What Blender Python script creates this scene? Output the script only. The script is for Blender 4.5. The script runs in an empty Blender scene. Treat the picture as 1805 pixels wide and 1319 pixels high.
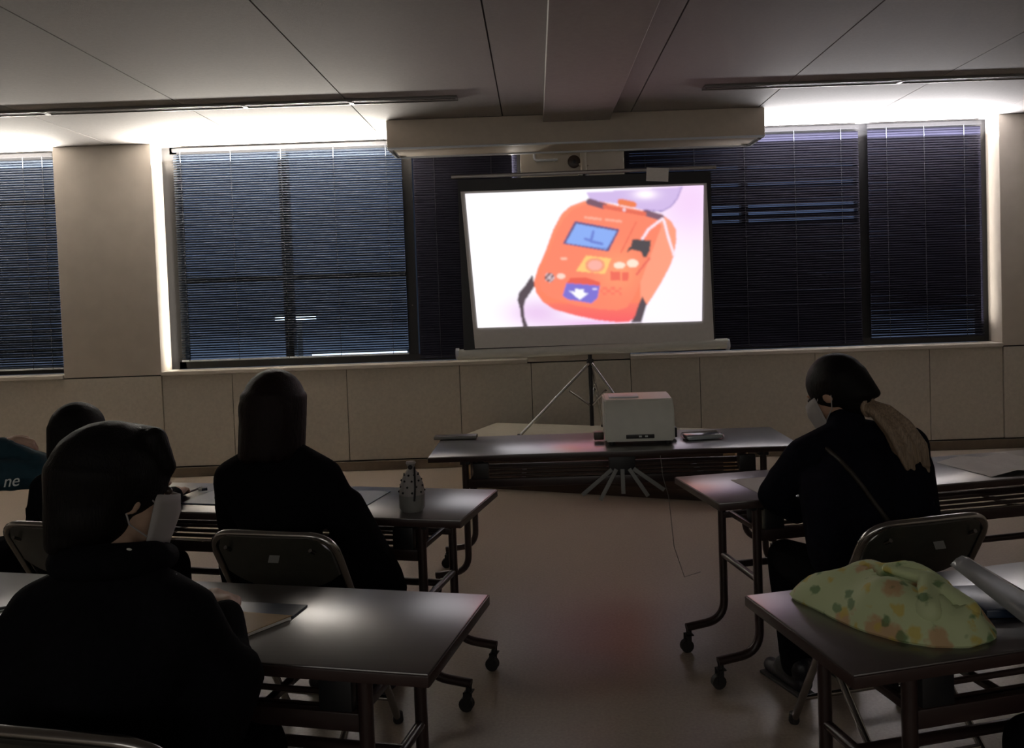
import bpy, bmesh, math, random
import numpy as np
from mathutils import Vector, Matrix, Euler
random.seed(7)
SC = bpy.context.scene
COL = SC.collection
R = math.radians

# ------------------------------------------------------------------ camera, world, lights, exposure
cam_d = bpy.data.cameras.new('camera')
cam = bpy.data.objects.new('camera', cam_d)
COL.objects.link(cam)
SC.camera = cam
cam_d.sensor_fit = 'HORIZONTAL'
cam_d.sensor_width = 36.0
cam_d.lens = 1450.0 / 1805.0 * 36.0
cam_d.shift_x = -(945.6 - 902.5) / 1805.0
cam_d.shift_y = -(659.5 - 568.0) / 1805.0
cam_d.clip_start = 0.02
pt, rl = R(1.82), R(2.0)
fw = Vector((0, math.cos(pt), -math.sin(pt)))
up0 = Vector((0, math.sin(pt), math.cos(pt)))
r0 = Vector((1, 0, 0))
rt = math.cos(rl) * r0 - math.sin(rl) * up0
up = math.sin(rl) * r0 + math.cos(rl) * up0
M = Matrix((rt, up, -fw)).transposed().to_4x4()
M.translation = Vector((0, 0, 1.46))
cam.matrix_world = M

W = bpy.data.worlds.new('dusk sky')
SC.world = W
W.use_nodes = True
wn, wl = W.node_tree.nodes, W.node_tree.links
bgn = wn['Background']
tc = wn.new('ShaderNodeTexCoord')
sx = wn.new('ShaderNodeSeparateXYZ')
cr = wn.new('ShaderNodeValToRGB')
cr.color_ramp.elements[0].position = 0.42
cr.color_ramp.elements[0].color = (0.22, 0.27, 0.36, 1)
cr.color_ramp.elements[1].position = 0.62
cr.color_ramp.elements[1].color = (0.13, 0.17, 0.30, 1)
mp = wn.new('ShaderNodeMath'); mp.operation = 'MULTIPLY_ADD'
mp.inputs[1].default_value = 0.5; mp.inputs[2].default_value = 0.5
wl.new(tc.outputs['Generated'], sx.inputs[0])
wl.new(sx.outputs['Z'], mp.inputs[0])
wl.new(mp.outputs[0], cr.inputs[0])
wl.new(cr.outputs[0], bgn.inputs['Color'])
bgn.inputs['Strength'].default_value = 0.55

WARM = (1.0, 0.935, 0.83)
def strip_light(name, loc, sx_, sy_, power, aim, color=WARM, xaxis=None):
    """a rectangular lamp: its long side along X (or xaxis), shining towards aim"""
    d = bpy.data.lights.new(name, 'AREA')
    d.shape = 'RECTANGLE'; d.size = sx_; d.size_y = sy_
    d.energy = power; d.color = color
    o = bpy.data.objects.new(name, d)
    COL.objects.link(o)
    z = -Vector(aim).normalized()
    x = Vector(xaxis or (1, 0, 0)); x = (x - x.dot(z) * z).normalized()
    y = z.cross(x)
    m = Matrix((x, y, z)).transposed().to_4x4()
    m.translation = Vector(loc)
    o.matrix_world = m
    return o
# indirect lamps in the window heads, shining up on the ceiling
strip_light('window_head_lamp', (-2.25, 7.2, 2.71), 2.0, 0.08, 250, (0, -0.45, 1))
strip_light('window_head_lamp', (2.95, 7.2, 2.71), 2.1, 0.08, 145, (0, -0.45, 1), (0.98, 0.95, 0.96))
strip_light('window_head_lamp', (-5.6, 7.2, 2.71), 2.9, 0.08, 260, (0, -0.45, 1))
# lights added at the jambs, standing in for daylight leaking onto the reveals
strip_light('window_jamb_lamp', (-3.17, 7.255, 1.85), 1.8, 0.03, 5.0, (-1, -0.35, 0), WARM, (0, 0, 1))
strip_light('window_jamb_lamp', (3.93, 7.255, 1.95), 1.7, 0.03, 1.6, (1, -0.35, 0), (1.0, 0.92, 0.84), (0, 0, 1))
strip_light('window_jamb_lamp', (-0.17, 7.255, 2.45), 0.6, 0.03, 2.0, (1, -0.35, 0), WARM, (0, 0, 1))

vs = SC.view_settings
vs.view_transform = 'Standard'
try: vs.look = 'None'
except Exception: pass
vs.gamma = 1.0
vs.use_curve_mapping = False
vs.exposure = 0.0

# ------------------------------------------------------------------ materials
def mat(name, color, rough=0.6, metal=0.0, noise=0.0, nscale=20.0, bump=0.0, bscale=200.0, spec=0.5, coat=0.0, stretch=None):
    m = bpy.data.materials.new(name)
    m.use_nodes = True
    n, l = m.node_tree.nodes, m.node_tree.links
    b = n['Principled BSDF']
    b.inputs['Roughness'].default_value = rough
    b.inputs['Metallic'].default_value = metal
    b.inputs['Specular IOR Level'].default_value = spec
    b.inputs['Coat Weight'].default_value = coat
    c = n.new('ShaderNodeTexCoord')
    src = c.outputs['Object']
    if stretch:
        mpn = n.new('ShaderNodeMapping'); mpn.inputs['Scale'].default_value = stretch
        l.new(src, mpn.inputs['Vector']); src = mpn.outputs[0]
    t = n.new('ShaderNodeTexNoise'); t.inputs['Scale'].default_value = nscale
    t.inputs['Detail'].default_value = 4
    l.new(src, t.inputs['Vector'])
    r = n.new('ShaderNodeValToRGB')
    k = noise
    r.color_ramp.elements[0].position = 0.3; r.color_ramp.elements[1].position = 0.7
    r.color_ramp.elements[0].color = tuple(max(0, v * (1 - k)) for v in color) + (1,)
    r.color_ramp.elements[1].color = tuple(min(1, v * (1 + k)) for v in color) + (1,)
    l.new(t.outputs['Fac'], r.inputs[0]); l.new(r.outputs[0], b.inputs['Base Color'])
    if bump:
        t2 = n.new('ShaderNodeTexNoise'); t2.inputs['Scale'].default_value = bscale
        l.new(src, t2.inputs['Vector'])
        bp = n.new('ShaderNodeBump'); bp.inputs['Strength'].default_value = bump
        bp.inputs['Distance'].default_value = 0.003
        l.new(t2.outputs['Fac'], bp.inputs['Height']); l.new(bp.outputs[0], b.inputs['Normal'])
    return m

def glass_mat(name, tint=(1, 1, 1), refl=0.06, rough=0.02):
    m = bpy.data.materials.new(name); m.use_nodes = True
    n, l = m.node_tree.nodes, m.node_tree.links
    n.remove(n['Principled BSDF'])
    out = n['Material Output']
    tr = n.new('ShaderNodeBsdfTransparent'); tr.inputs[0].default_value = tint + (1,)
    g = n.new('ShaderNodeBsdfGlossy'); g.inputs['Roughness'].default_value = rough
    mx = n.new('ShaderNodeMixShader')
    fr = n.new('ShaderNodeFresnel'); fr.inputs[0].default_value = 1.45
    ad = n.new('ShaderNodeMath'); ad.operation = 'ADD'; ad.inputs[1].default_value = refl - 0.04
    l.new(fr.outputs[0], ad.inputs[0]); l.new(ad.outputs[0], mx.inputs[0])
    l.new(tr.outputs[0], mx.inputs[1]); l.new(g.outputs[0], mx.inputs[2]); l.new(mx.outputs[0], out.inputs[0])
    return m

def emit_mat(name, color, strength):
    m = bpy.data.materials.new(name); m.use_nodes = True
    n, l = m.node_tree.nodes, m.node_tree.links
    n.remove(n['Principled BSDF'])
    e = n.new('ShaderNodeEmission'); e.inputs[0].default_value = color + (1,); e.inputs[1].default_value = strength
    l.new(e.outputs[0], n['Material Output'].inputs[0])
    return m

MT = {}
MT['wall'] = mat('cream wall paint', (0.56, 0.51, 0.445), 0.75, noise=0.05, nscale=6, bump=0.15, bscale=160)
MT['panel'] = mat('cream wall panel', (0.50, 0.46, 0.39), 0.7, noise=0.07, nscale=40, bump=0.1, bscale=120)
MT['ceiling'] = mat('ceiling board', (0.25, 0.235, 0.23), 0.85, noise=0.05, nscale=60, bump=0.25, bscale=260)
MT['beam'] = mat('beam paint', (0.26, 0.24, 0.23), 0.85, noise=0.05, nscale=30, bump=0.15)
MT['fascia'] = mat('beige housing paint', (0.56, 0.49, 0.41), 0.6, noise=0.04, nscale=20)
MT['gap'] = mat('dark joint', (0.03, 0.028, 0.025), 0.9)
MT['floor'] = mat('beige vinyl floor', (0.34, 0.285, 0.23), 0.30, noise=0.12, nscale=90, bump=0.03, bscale=40)
MT['base'] = mat('brown vinyl baseboard', (0.13, 0.10, 0.07), 0.5, noise=0.1)
MT['winframe'] = mat('dark bronze aluminium', (0.02, 0.02, 0.022), 0.45, 0.3)
MT['glass'] = glass_mat('window glass', (0.85, 0.92, 1.0))
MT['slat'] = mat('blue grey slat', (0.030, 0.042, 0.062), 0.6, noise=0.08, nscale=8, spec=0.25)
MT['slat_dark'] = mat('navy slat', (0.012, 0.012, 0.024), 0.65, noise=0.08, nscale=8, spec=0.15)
MT['cord'] = mat('pale ladder cord', (0.06, 0.066, 0.078), 0.8, spec=0.1)
MT['rail_white'] = mat('white enamel rail', (0.7, 0.74, 0.8), 0.4)
MT['alu'] = mat('brushed aluminium', (0.45, 0.44, 0.43), 0.35, 0.8, noise=0.05)
MT['bladegrey'] = mat('dull grey blade', (0.16, 0.15, 0.14), 0.6)
MT['framegrey'] = mat('grey anodised frame', (0.16, 0.155, 0.15), 0.5)
MT['chrome'] = mat('chromed steel', (0.42, 0.41, 0.40), 0.2, 1.0)
MT['top'] = mat('dark brown laminate', (0.030, 0.022, 0.022), 0.29, noise=0.15, nscale=5, spec=1.0, stretch=(1, 12, 1))
MT['top'].node_tree.nodes['Principled BSDF'].inputs['Coat Weight'].default_value = 1.0
MT['top'].node_tree.nodes['Principled BSDF'].inputs['Coat Roughness'].default_value = 0.285
MT['top'].node_tree.nodes['Principled BSDF'].inputs['Coat IOR'].default_value = 1.8
MT['edge'] = mat('dark edge band', (0.035, 0.018, 0.016), 0.4)
MT['legbrown'] = mat('dark brown enamel steel', (0.030, 0.016, 0.015), 0.35)
MT['bar'] = mat('brown shelf bar', (0.045, 0.028, 0.024), 0.35)
MT['black'] = mat('black plastic', (0.012, 0.012, 0.014), 0.45)
MT['rubber'] = mat('black rubber', (0.015, 0.014, 0.014), 0.7)
MT['vinyl'] = mat('dark olive vinyl', (0.035, 0.037, 0.030), 0.3, noise=0.15, nscale=30, bump=0.08, bscale=300)
MT['white'] = mat('white plastic', (0.74, 0.75, 0.68), 0.45, noise=0.03)
MT['paper'] = mat('paper', (0.88, 0.87, 0.83), 0.8, noise=0.03, nscale=50)
MT['skin'] = mat('skin', (0.42, 0.26, 0.18), 0.5, noise=0.08, nscale=40)
MT['skinb'] = mat('pale skin', (0.50, 0.34, 0.25), 0.5, noise=0.08, nscale=40)
MT['hair'] = mat('black hair', (0.005, 0.004, 0.004), 0.6, noise=0.3, nscale=40, bump=0.6, bscale=60, stretch=(6, 6, 0.6), spec=0.12)
MT['hairred'] = mat('dark brown hair', (0.010, 0.005, 0.005), 0.55, noise=0.3, nscale=40, bump=0.6, bscale=60, stretch=(6, 6, 0.6), spec=0.12)
MT['hairlight'] = mat('light brown hair', (0.26, 0.19, 0.13), 0.55, noise=0.35, nscale=40, bump=0.6, bscale=60, stretch=(6, 6, 0.6))
MT['blackcloth'] = mat('black cloth', (0.005, 0.005, 0.0065), 0.95, noise=0.2, nscale=60, bump=0.3, bscale=500, spec=0.05)
MT['navycloth'] = mat('dark navy cloth', (0.006, 0.006, 0.011), 0.95, noise=0.2, nscale=60, bump=0.3, bscale=500, spec=0.05)
MT['teal'] = mat('dark teal jacket cloth', (0.012, 0.045, 0.065), 0.75, noise=0.15, nscale=30, bump=0.2, bscale=300, spec=0.3)
MT['green'] = mat('green collar cloth', (0.03, 0.10, 0.06), 0.85)
MT['mask'] = mat('white mask cloth', (0.34, 0.32, 0.31), 0.8)
MT['eye'] = mat('eye', (0.05, 0.035, 0.03), 0.2)
MT['shoe'] = mat('black shoe', (0.012, 0.012, 0.018), 0.4)
MT['sole'] = mat('dark sole', (0.03, 0.03, 0.03), 0.7)
MT['wood'] = mat('light wood', (0.36, 0.24, 0.13), 0.5, noise=0.2, nscale=6, stretch=(1, 8, 8))
MT['darkwood'] = mat('dark brown wood', (0.045, 0.024, 0.016), 0.4, noise=0.25, nscale=5, stretch=(1, 8, 8))
MT['cream'] = mat('cream mat top', (0.42, 0.39, 0.31), 0.6, noise=0.04)
MT['navyfile'] = mat('navy folder', (0.02, 0.035, 0.07), 0.35)
MT['brass'] = mat('tan card', (0.35, 0.22, 0.08), 0.5)
MT['clear'] = glass_mat('clear plastic', (0.93, 0.95, 0.97), 0.14, 0.12)
MT['film'] = mat('milky plastic film', (0.55, 0.56, 0.58), 0.18, spec=0.9); MT['film'].node_tree.nodes['Principled BSDF'].inputs['Transmission Weight'].default_value = 0.6
MT['grey'] = mat('grey plastic', (0.22, 0.22, 0.21), 0.5)
MT['palegrey'] = mat('pale grey strip', (0.26, 0.27, 0.26), 0.5)
MT['whiteprint'] = mat('white print', (0.7, 0.75, 0.75), 0.7)

# ------------------------------------------------------------------ mesh helpers
def add_box(bm, c, s, rot=None, bevel=0.0):
    r = bmesh.ops.create_cube(bm, size=1.0)
    vs_ = r['verts']
    bmesh.ops.scale(bm, vec=s, verts=vs_)
    if bevel:
        es = {e for v in vs_ for e in v.link_edges}
        rr = bmesh.ops.bevel(bm, geom=list(es), offset=bevel, segments=2, affect='EDGES', profile=0.5)
        vs_ = list({v for f in rr['faces'] for v in f.verts} | {v for v in vs_ if v.is_valid})
    if rot: bmesh.ops.rotate(bm, cent=(0, 0, 0), matrix=Euler(rot).to_matrix(), verts=vs_)
    bmesh.ops.translate(bm, vec=c, verts=vs_)
    return vs_

def fillet(pts, rad, n=6):
    P = [Vector(p) for p in pts]
    out = [P[0]]
    for i in range(1, len(P) - 1):
        a, b, c = P[i - 1], P[i], P[i + 1]
        u, v = (a - b), (c - b)
        d = min(rad, u.length * 0.49, v.length * 0.49)
        p0, p1 = b + u.normalized() * d, b + v.normalized() * d
        for k in range(n + 1):
            t = k / n
            out.append((1 - t) ** 2 * p0 + 2 * t * (1 - t) * b + t * t * p1)
    out.append(P[-1])
    return out

def add_tube(bm, pts, rad, seg=10, cap=True):
    P = [Vector(p) for p in pts]
    n = len(P)
    rings = []
    prev = None
    for i in range(n):
        d = (P[min(i + 1, n - 1)] - P[max(i - 1, 0)]).normalized()
        if prev is None:
            a = Vector((0, 0, 1)) if abs(d.z) < 0.9 else Vector((1, 0, 0))
            x = d.cross(a).normalized()
        else:
            x = (prev - prev.dot(d) * d).normalized()
        prev = x
        y = d.cross(x)
        r = rad[i] if isinstance(rad, (list, tuple)) else rad
        rings.append([bm.verts.new(P[i] + r * (math.cos(2 * math.pi * k / seg) * x + math.sin(2 * math.pi * k / seg) * y)) for k in range(seg)])
    for a, b in zip(rings, rings[1:]):
        for k in range(seg):
            bm.faces.new((a[k], a[(k + 1) % seg], b[(k + 1) % seg], b[k]))
    if cap:
        bm.faces.new(rings[0][::-1]); bm.faces.new(rings[-1])

def add_lathe(bm, prof, seg=24, c=(0, 0, 0), sxy=(1, 1)):
    rings = []
    for r, z in prof:
        rings.append([bm.verts.new((c[0] + sxy[0] * r * math.cos(2 * math.pi * k / seg), c[1] + sxy[1] * r * math.sin(2 * math.pi * k / seg), c[2] + z)) for k in range(seg)])
    for a, b in zip(rings, rings[1:]):
        for k in range(seg):
            bm.faces.new((a[k], a[(k + 1) % seg], b[(k + 1) % seg], b[k]))
    bm.faces.new(rings[0][::-1]); bm.faces.new(rings[-1])

def add_prism(bm, outline, z0, z1):
    a = [bm.verts.new((p[0], p[1], z0)) for p in outline]
    b = [bm.verts.new((p[0], p[1], z1)) for p in outline]
    n = len(a)
    bm.faces.new(a[::-1]); bm.faces.new(b)
    for k in range(n):
        bm.faces.new((a[k], a[(k + 1) % n], b[(k + 1) % n], b[k]))

def obj(name, bm, m, parent=None, smooth=True, loc=None, rot=None):
    me = bpy.data.meshes.new(name)
    bmesh.ops.recalc_face_normals(bm, faces=bm.faces)
    bm.to_mesh(me); bm.free()
    if m is not None: me.materials.append(m)
    if smooth:
        try: me.set_sharp_from_angle(angle=R(38))
        except Exception: pass
    me.polygons.foreach_set('use_smooth', [smooth] * len(me.polygons))
    o = bpy.data.objects.new(name, me)
    COL.objects.link(o)
    if parent: o.parent = parent
    if loc: o.location = loc
    if rot: o.rotation_euler = rot
    return o

def tag(o, label, cat, group=None):
    o['label'] = label; o['category'] = cat
    if group: o['group'] = group
    return o

def thing(name, label, cat, loc=(0, 0, 0), rz=0.0, group=None):
    o = bpy.data.objects.new(name, None)
    o.empty_display_size = 0.1
    COL.objects.link(o)
    o.location = loc; o.rotation_euler = (0, 0, rz)
    return tag(o, label, cat, group)

def struct(name, bm, m, parent=None, smooth=False):
    o = obj(name, bm, m, parent, smooth)
    if parent is None: o['kind'] = 'structure'
    return o

def box_obj(name, c, s, m, parent=None, bevel=0.0, rot=None):
    bm = bmesh.new(); add_box(bm, (0, 0, 0), s, rot, bevel)
    return obj(name, bm, m, parent, bevel > 0, loc=c)

def tube_obj(name, pts, rad, m, parent=None, seg=10):
    bm = bmesh.new(); add_tube(bm, pts, rad, seg)
    return obj(name, bm, m, parent)

def dup(root, loc, rz, label, group=None):
    r = root.copy(); COL.objects.link(r); r.location = loc; r.rotation_euler = (0, 0, rz)
    r['label'] = label
    if group: r['group'] = group
    for ch in list(root.children):
        c = ch.copy(); COL.objects.link(c); c.parent = r
        for g in list(ch.children):
            d = g.copy(); COL.objects.link(d); d.parent = c
    return r

# ------------------------------------------------------------------ the room
H = 2.88           # ceiling
YW = 7.10          # face of the pillars
YG = 7.30          # window plane
XL, XR, YB = -7.35, 5.0, -3.2
bm = bmesh.new(); add_box(bm, ((XL + XR) / 2, (YB + 7.6) / 2, -0.05), (XR - XL + 0.4, 7.6 - YB, 0.1))
struct('floor', bm, MT['floor'])
bm = bmesh.new(); add_box(bm, ((XL + XR) / 2, (YB + 7.6) / 2, H + 0.07), (XR - XL + 0.4, 7.6 - YB, 0.1))
ceil = struct('ceiling', bm, MT['gap'])
seams = [XL, -5.8, -4.7, -3.58, -2.42, -1.28, -0.21, 0.80, 1.80, 2.86, 3.92, XR]
for a, b in zip(seams, seams[1:]):
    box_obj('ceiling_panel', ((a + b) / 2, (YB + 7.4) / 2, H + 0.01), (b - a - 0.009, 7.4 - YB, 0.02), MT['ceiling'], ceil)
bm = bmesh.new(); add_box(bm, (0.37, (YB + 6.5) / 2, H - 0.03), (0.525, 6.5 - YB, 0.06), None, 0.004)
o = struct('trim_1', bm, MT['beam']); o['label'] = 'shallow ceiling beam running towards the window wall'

bm = bmesh.new(); add_box(bm, ((XL + XR) / 2, 7.45, 0.44), (XR - XL, 0.66, 0.88))
front = struct('wall_front', bm, MT['gap'])
# pillars between the windows
for x0, x1 in ((-4.10, -3.256), (-0.09, 0.80), (4.02, XR)):
    box_obj('pillar', ((x0 + x1) / 2, (YW + 7.5) / 2, 0.89 + (H - 0.89) / 2), (x1 - x0, 7.5 - YW, H - 0.89), MT['wall'], front, 0.006)
# panels below the windows, each its own board
pe = [XL, -6.2, -5.2, -4.102, -3.256, -2.65, -1.66, -0.68, -0.06, 0.80, 1.40, 2.40, 3.39, 4.025, XR]
for i, (a, b) in enumerate(zip(pe, pe[1:])):
    col_ = (a, b) in ((-4.102, -3.256), (-0.06, 0.80), (4.025, XR))
    y = YW + (0.0 if col_ else 0.012)
    box_obj('wall_panel', ((a + b) / 2, y + 0.008, 0.485), (b - a - 0.006, 0.03, 0.79), MT['panel'], front)
for i, (a, b) in enumerate(((XL, -4.10), (-3.256, -0.09), (0.80, 4.02))):
    bm = bmesh.new(); add_box(bm, ((a + b) / 2, YW + 0.10, 0.90), (b - a, 0.24, 0.035), None, 0.006)
    struct('trim_%d' % (i + 2), bm, MT['wall'])['label'] = 'cream window sill board'
bm = bmesh.new(); add_box(bm, ((XL + XR) / 2, YW - 0.012, 0.04), (XR - XL, 0.02, 0.08), None, 0.004)
struct('baseboard_front', bm, MT['base'])
for nm, c, s in (('wall_left', (XL - 0.05, (YB + 7.6) / 2, H / 2), (0.1, 7.6 - YB, H + 0.1)),
                 ('wall_right', (XR + 0.05, (YB + 7.6) / 2, H / 2), (0.1, 7.6 - YB, H + 0.1)),
                 ('wall_back', ((XL + XR) / 2, YB - 0.05, H / 2), (XR - XL, 0.1, H + 0.1))):
    bm = bmesh.new(); add_box(bm, c, s); struct(nm, bm, MT['wall'])

# windows: dark frames with two sashes and panes
def window(n, x0, x1, mulls, rails):
    root = bpy.data.objects.new('window_%d' % n, None); COL.objects.link(root); root['kind'] = 'structure'
    zb, zt = 0.92, H
    bm = bmesh.new()
    y = YG + 0.06
    jw = 0.13 if n == 2 else 0.07
    add_box(bm, (x0 + jw / 2, y, (zb + zt) / 2), (jw, 0.10, zt - zb))
    add_box(bm, (x1 - 0.035, y, (zb + zt) / 2), (0.07, 0.10, zt - zb))
    add_box(bm, ((x0 + x1) / 2, y, zb + 0.03), (x1 - x0 - 0.14, 0.10, 0.06))
    add_box(bm, ((x0 + x1) / 2, y, zt - 0.03), (x1 - x0 - 0.14, 0.10, 0.06))
    obj('frame', bm, MT['winframe'], root, False)
    for xm, w in mulls:
        box_obj('mullion', (xm, y, (zb + zt) / 2), (w, 0.09, zt - zb - 0.12), MT['winframe'], root)
    for xa, xb, z in rails:
        box_obj('rail', ((xa + xb) / 2, y, z), (xb - xa, 0.05, 0.045), MT['winframe'], root)
    xs = [x0 + 0.07] + [m[0] for m in mulls] + [x1 - 0.07]
    for a, b in zip(xs, xs[1:]):
        box_obj('pane', ((a + b) / 2, y + 0.02, (zb + zt) / 2), (b - a - 0.07, 0.006, zt - zb - 0.12), MT['glass'], root)
window(1, -7.3, -4.10, [(-5.7, 0.07)], [(-7.2, -5.74, 1.70), (-5.66, -4.17, 2.45)])
window(2, -3.256, -0.09, [(-2.20, 0.075), (-1.10, 0.09)], [(-3.18, -2.24, 1.70), (-2.16, -1.15, 1.70)])
window(3, 0.80, 4.02, [(1.88, 0.06), (2.93, 0.10)], [(0.87, 1.85, 1.70), (1.91, 2.88, 1.70)])

# added glowing panes high in the unseen rear wall, brightening surfaces facing it
root = bpy.data.objects.new('window_4', None); COL.objects.link(root); root['kind'] = 'structure'
bm = bmesh.new()
for zz in (1.80, 2.62): add_box(bm, (-1.0, YB + 0.02, zz), (7.3, 0.06, 0.05))
for k in range(6): add_box(bm, (-4.6 + k * 1.44, YB + 0.02, 2.21), (0.06, 0.06, 0.80))
obj('frame', bm, MT['winframe'], root, False)
FILL_GLOW = emit_mat('frosted lit pane', (1.0, 0.95, 0.88), 1.85)
for k in range(5): box_obj('pane', (-3.88 + k * 1.44, YB + 0.012, 2.21), (1.38, 0.012, 0.77), FILL_GLOW, root)

# exterior lamp beyond the glass, seen as a pale streak between the slats
p = thing('street_lamp', 'glowing outdoor lamp seen through the slats of the lightest blind', 'lamp', (-2.72, 9.3, 1.30))
bm = bmesh.new(); add_box(bm, (0, 0, 0), (0.46, 0.08, 0.06), None, 0.024); obj('lamp_cover', bm, emit_mat('lamp glow', (0.85, 0.93, 1.0), 5.0), p)
bm = bmesh.new(); add_box(bm, (0, 0.06, 0.05), (0.50, 0.14, 0.04), None, 0.01); obj('lamp_housing', bm, MT['grey'], p)
tube_obj('post', [(0, 0.14, 0.05), (0, 0.14, -1.8)], 0.03, MT['grey'], p)

p = thing('street_light_strip', 'glowing outdoor strip lamp low behind the right end of the lightest blind', 'lamp', (-1.72, 7.95, 0.965))  # glow strip added to make the bright line along the blind's lower edge
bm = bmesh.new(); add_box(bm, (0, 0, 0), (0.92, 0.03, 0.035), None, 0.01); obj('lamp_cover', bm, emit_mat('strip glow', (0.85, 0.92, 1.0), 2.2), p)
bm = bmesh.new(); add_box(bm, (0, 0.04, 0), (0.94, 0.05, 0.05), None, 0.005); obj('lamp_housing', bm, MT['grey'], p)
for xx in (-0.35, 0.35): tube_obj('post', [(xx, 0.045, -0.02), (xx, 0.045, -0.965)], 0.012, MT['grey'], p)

# venetian blinds
def blind(label, x0, x1, z0, tilt, m, tapes, odd=(), jitter=2.0, zt=2.86, open_low=0.0, rail_m=None):
    y = YG - 0.035
    root = thing('venetian_blind', label, 'blind', ((x0 + x1) / 2, y, z0), 0, 'venetian blinds in the windows')
    w = x1 - x0
    box_obj('head_rail', (0, 0, zt - z0 - 0.015), (w, 0.03, 0.03), MT['winframe'], root)
    box_obj('bottom_rail', (0, 0, 0.008), (w, 0.026, 0.016), rail_m or m, root, 0.003)
    bm = bmesh.new()
    pitch, half = 0.0212, 0.0125
    n = int((zt - z0 - 0.06) / pitch)
    for i in range(n):
        z = 0.034 + i * pitch
        t = tilt + random.uniform(-jitter, jitter)
        for zo, tt in odd:
            if abs(z + z0 - zo) < pitch / 2: t = tt
        if open_low and z < open_low: t = tilt - 24 * (1 - z / open_low)
        t = R(t)
        sag = random.uniform(-0.0015, 0.0015)
        row = []
        for k in range(4):
            s = (k / 3 - 0.5) * 2 * half
            crown = 0.0016 * (1 - (2 * k / 3 - 1) ** 2)
            yy = s * math.cos(t) - crown * math.sin(t)
            zz = s * math.sin(t) + crown * math.cos(t)
            row.append((bm.verts.new((-w / 2 + 0.003, yy, z + zz + sag)), bm.verts.new((w / 2 - 0.003, yy, z + zz - sag))))
        for a, b in zip(row, row[1:]):
            bm.faces.new((a[0], a[1], b[1], b[0]))
    s = obj('slats', bm, m, root); s['kind'] = 'stuff'
    for xt in tapes:
        bm = bmesh.new()
        add_tube(bm, [(xt - (x0 + x1) / 2, -0.0135, 0.005), (xt - (x0 + x1) / 2, -0.0135, zt - z0 - 0.03)], 0.0022, 6)
        obj('ladder_cord', bm, MT['cord'], root)
    return root
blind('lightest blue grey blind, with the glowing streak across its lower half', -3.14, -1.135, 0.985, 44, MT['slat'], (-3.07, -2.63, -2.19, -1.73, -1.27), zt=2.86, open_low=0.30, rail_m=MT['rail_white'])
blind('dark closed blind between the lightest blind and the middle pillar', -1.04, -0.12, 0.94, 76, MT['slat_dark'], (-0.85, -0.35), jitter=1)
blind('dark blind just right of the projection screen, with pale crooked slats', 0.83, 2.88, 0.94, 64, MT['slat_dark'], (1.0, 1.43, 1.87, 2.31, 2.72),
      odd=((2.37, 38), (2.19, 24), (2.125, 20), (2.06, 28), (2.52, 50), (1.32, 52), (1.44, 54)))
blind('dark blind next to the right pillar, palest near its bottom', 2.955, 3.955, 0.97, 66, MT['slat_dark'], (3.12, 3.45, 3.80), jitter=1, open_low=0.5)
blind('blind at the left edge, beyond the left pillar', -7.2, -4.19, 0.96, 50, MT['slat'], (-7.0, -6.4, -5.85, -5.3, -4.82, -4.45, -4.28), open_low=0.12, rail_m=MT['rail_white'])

# box under the ceiling over the screen, with a pale bottom frame
p = thing('ceiling_housing', 'long beige housing box under the ceiling above the projection screen', 'housing', (0.36, 6.72, 2.65))
bm = bmesh.new(); add_box(bm, (0, 0, 0.12), (2.97, 0.44, 0.215), None, 0.004); obj('body', bm, MT['fascia'], p)
bm = bmesh.new()
for yy in (-0.205, 0.205): add_box(bm, (0, yy, 0.006), (2.97, 0.03, 0.014), None, 0.003)
for xx in (-1.465, 1.465): add_box(bm, (xx, 0, 0.006), (0.04, 0.38, 0.014), None, 0.003)
obj('bottom_frame', bm, MT['rail_white'], p)

# slot diffusers in the ceiling
def diffuser(label, x0, x1, y, joints):
    root = thing('slot_diffuser', label, 'air vent', (x0, y, H), 0, 'slot air diffusers in the ceiling')
    L = x1 - x0
    bm = bmesh.new()
    for yy in (-0.045, 0.045): add_box(bm, (L / 2, yy, -0.009), (L, 0.016, 0.018), None, 0.003)
    for xx in (0.008, L - 0.008): add_box(bm, (xx, 0, -0.006), (0.016, 0.075, 0.012), None, 0.003)
    obj('frame', bm, MT['framegrey'], root)
    box_obj('slot', (L / 2, 0, -0.002), (L - 0.03, 0.074, 0.004), MT['gap'], root)
    box_obj('blade', (L / 2, 0.012, -0.012), (L - 0.03, 0.03, 0.004), MT['bladegrey'], root)
    for j in joints:
        box_obj('joint_clip', (j - x0, 0, -0.016), (0.03, 0.10, 0.006), MT['framegrey'], root, 0.002)
    return root
diffuser('long slot air diffuser in the ceiling left of the beam', -4.9, -0.50, 5.84, (-3.4, -2.0, -1.25))
diffuser('shorter slot air diffuser in the ceiling right of the beam', 1.22, 4.6, 5.79, (2.6, 3.9))

# things on the middle pillar above the screen
p = thing('wall_conduit', 'pale bent pipe on the pillar above the screen', 'pipe', (0.03, YW - 0.012, 2.62))
tube_obj('pipe', fillet([(0, 0, 0.12), (0, 0, 0), (0.20, 0, 0)], 0.03), 0.011, MT['rail_white'], p)
for xx in (0.02, 0.17): box_obj('pipe_clip', (xx, 0.006, 0.0), (0.012, 0.012, 0.03), MT['white'], p)
p = thing('wall_vent', 'round dark grille on the pillar above the screen', 'vent', (0.37, YW, 2.60))
bm = bmesh.new(); add_lathe(bm, [(0.055, 0), (0.055, 0.01), (0.045, 0.014), (0.01, 0.014)], 24)
obj('grille', bm, MT['darkwood'], p, rot=(R(90), 0, 0))
bm = bmesh.new(); add_lathe(bm, [(0.015, 0.012), (0.015, 0.02), (0.004, 0.022)], 16); obj('hub', bm, MT['black'], p, rot=(R(90), 0, 0))
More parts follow.
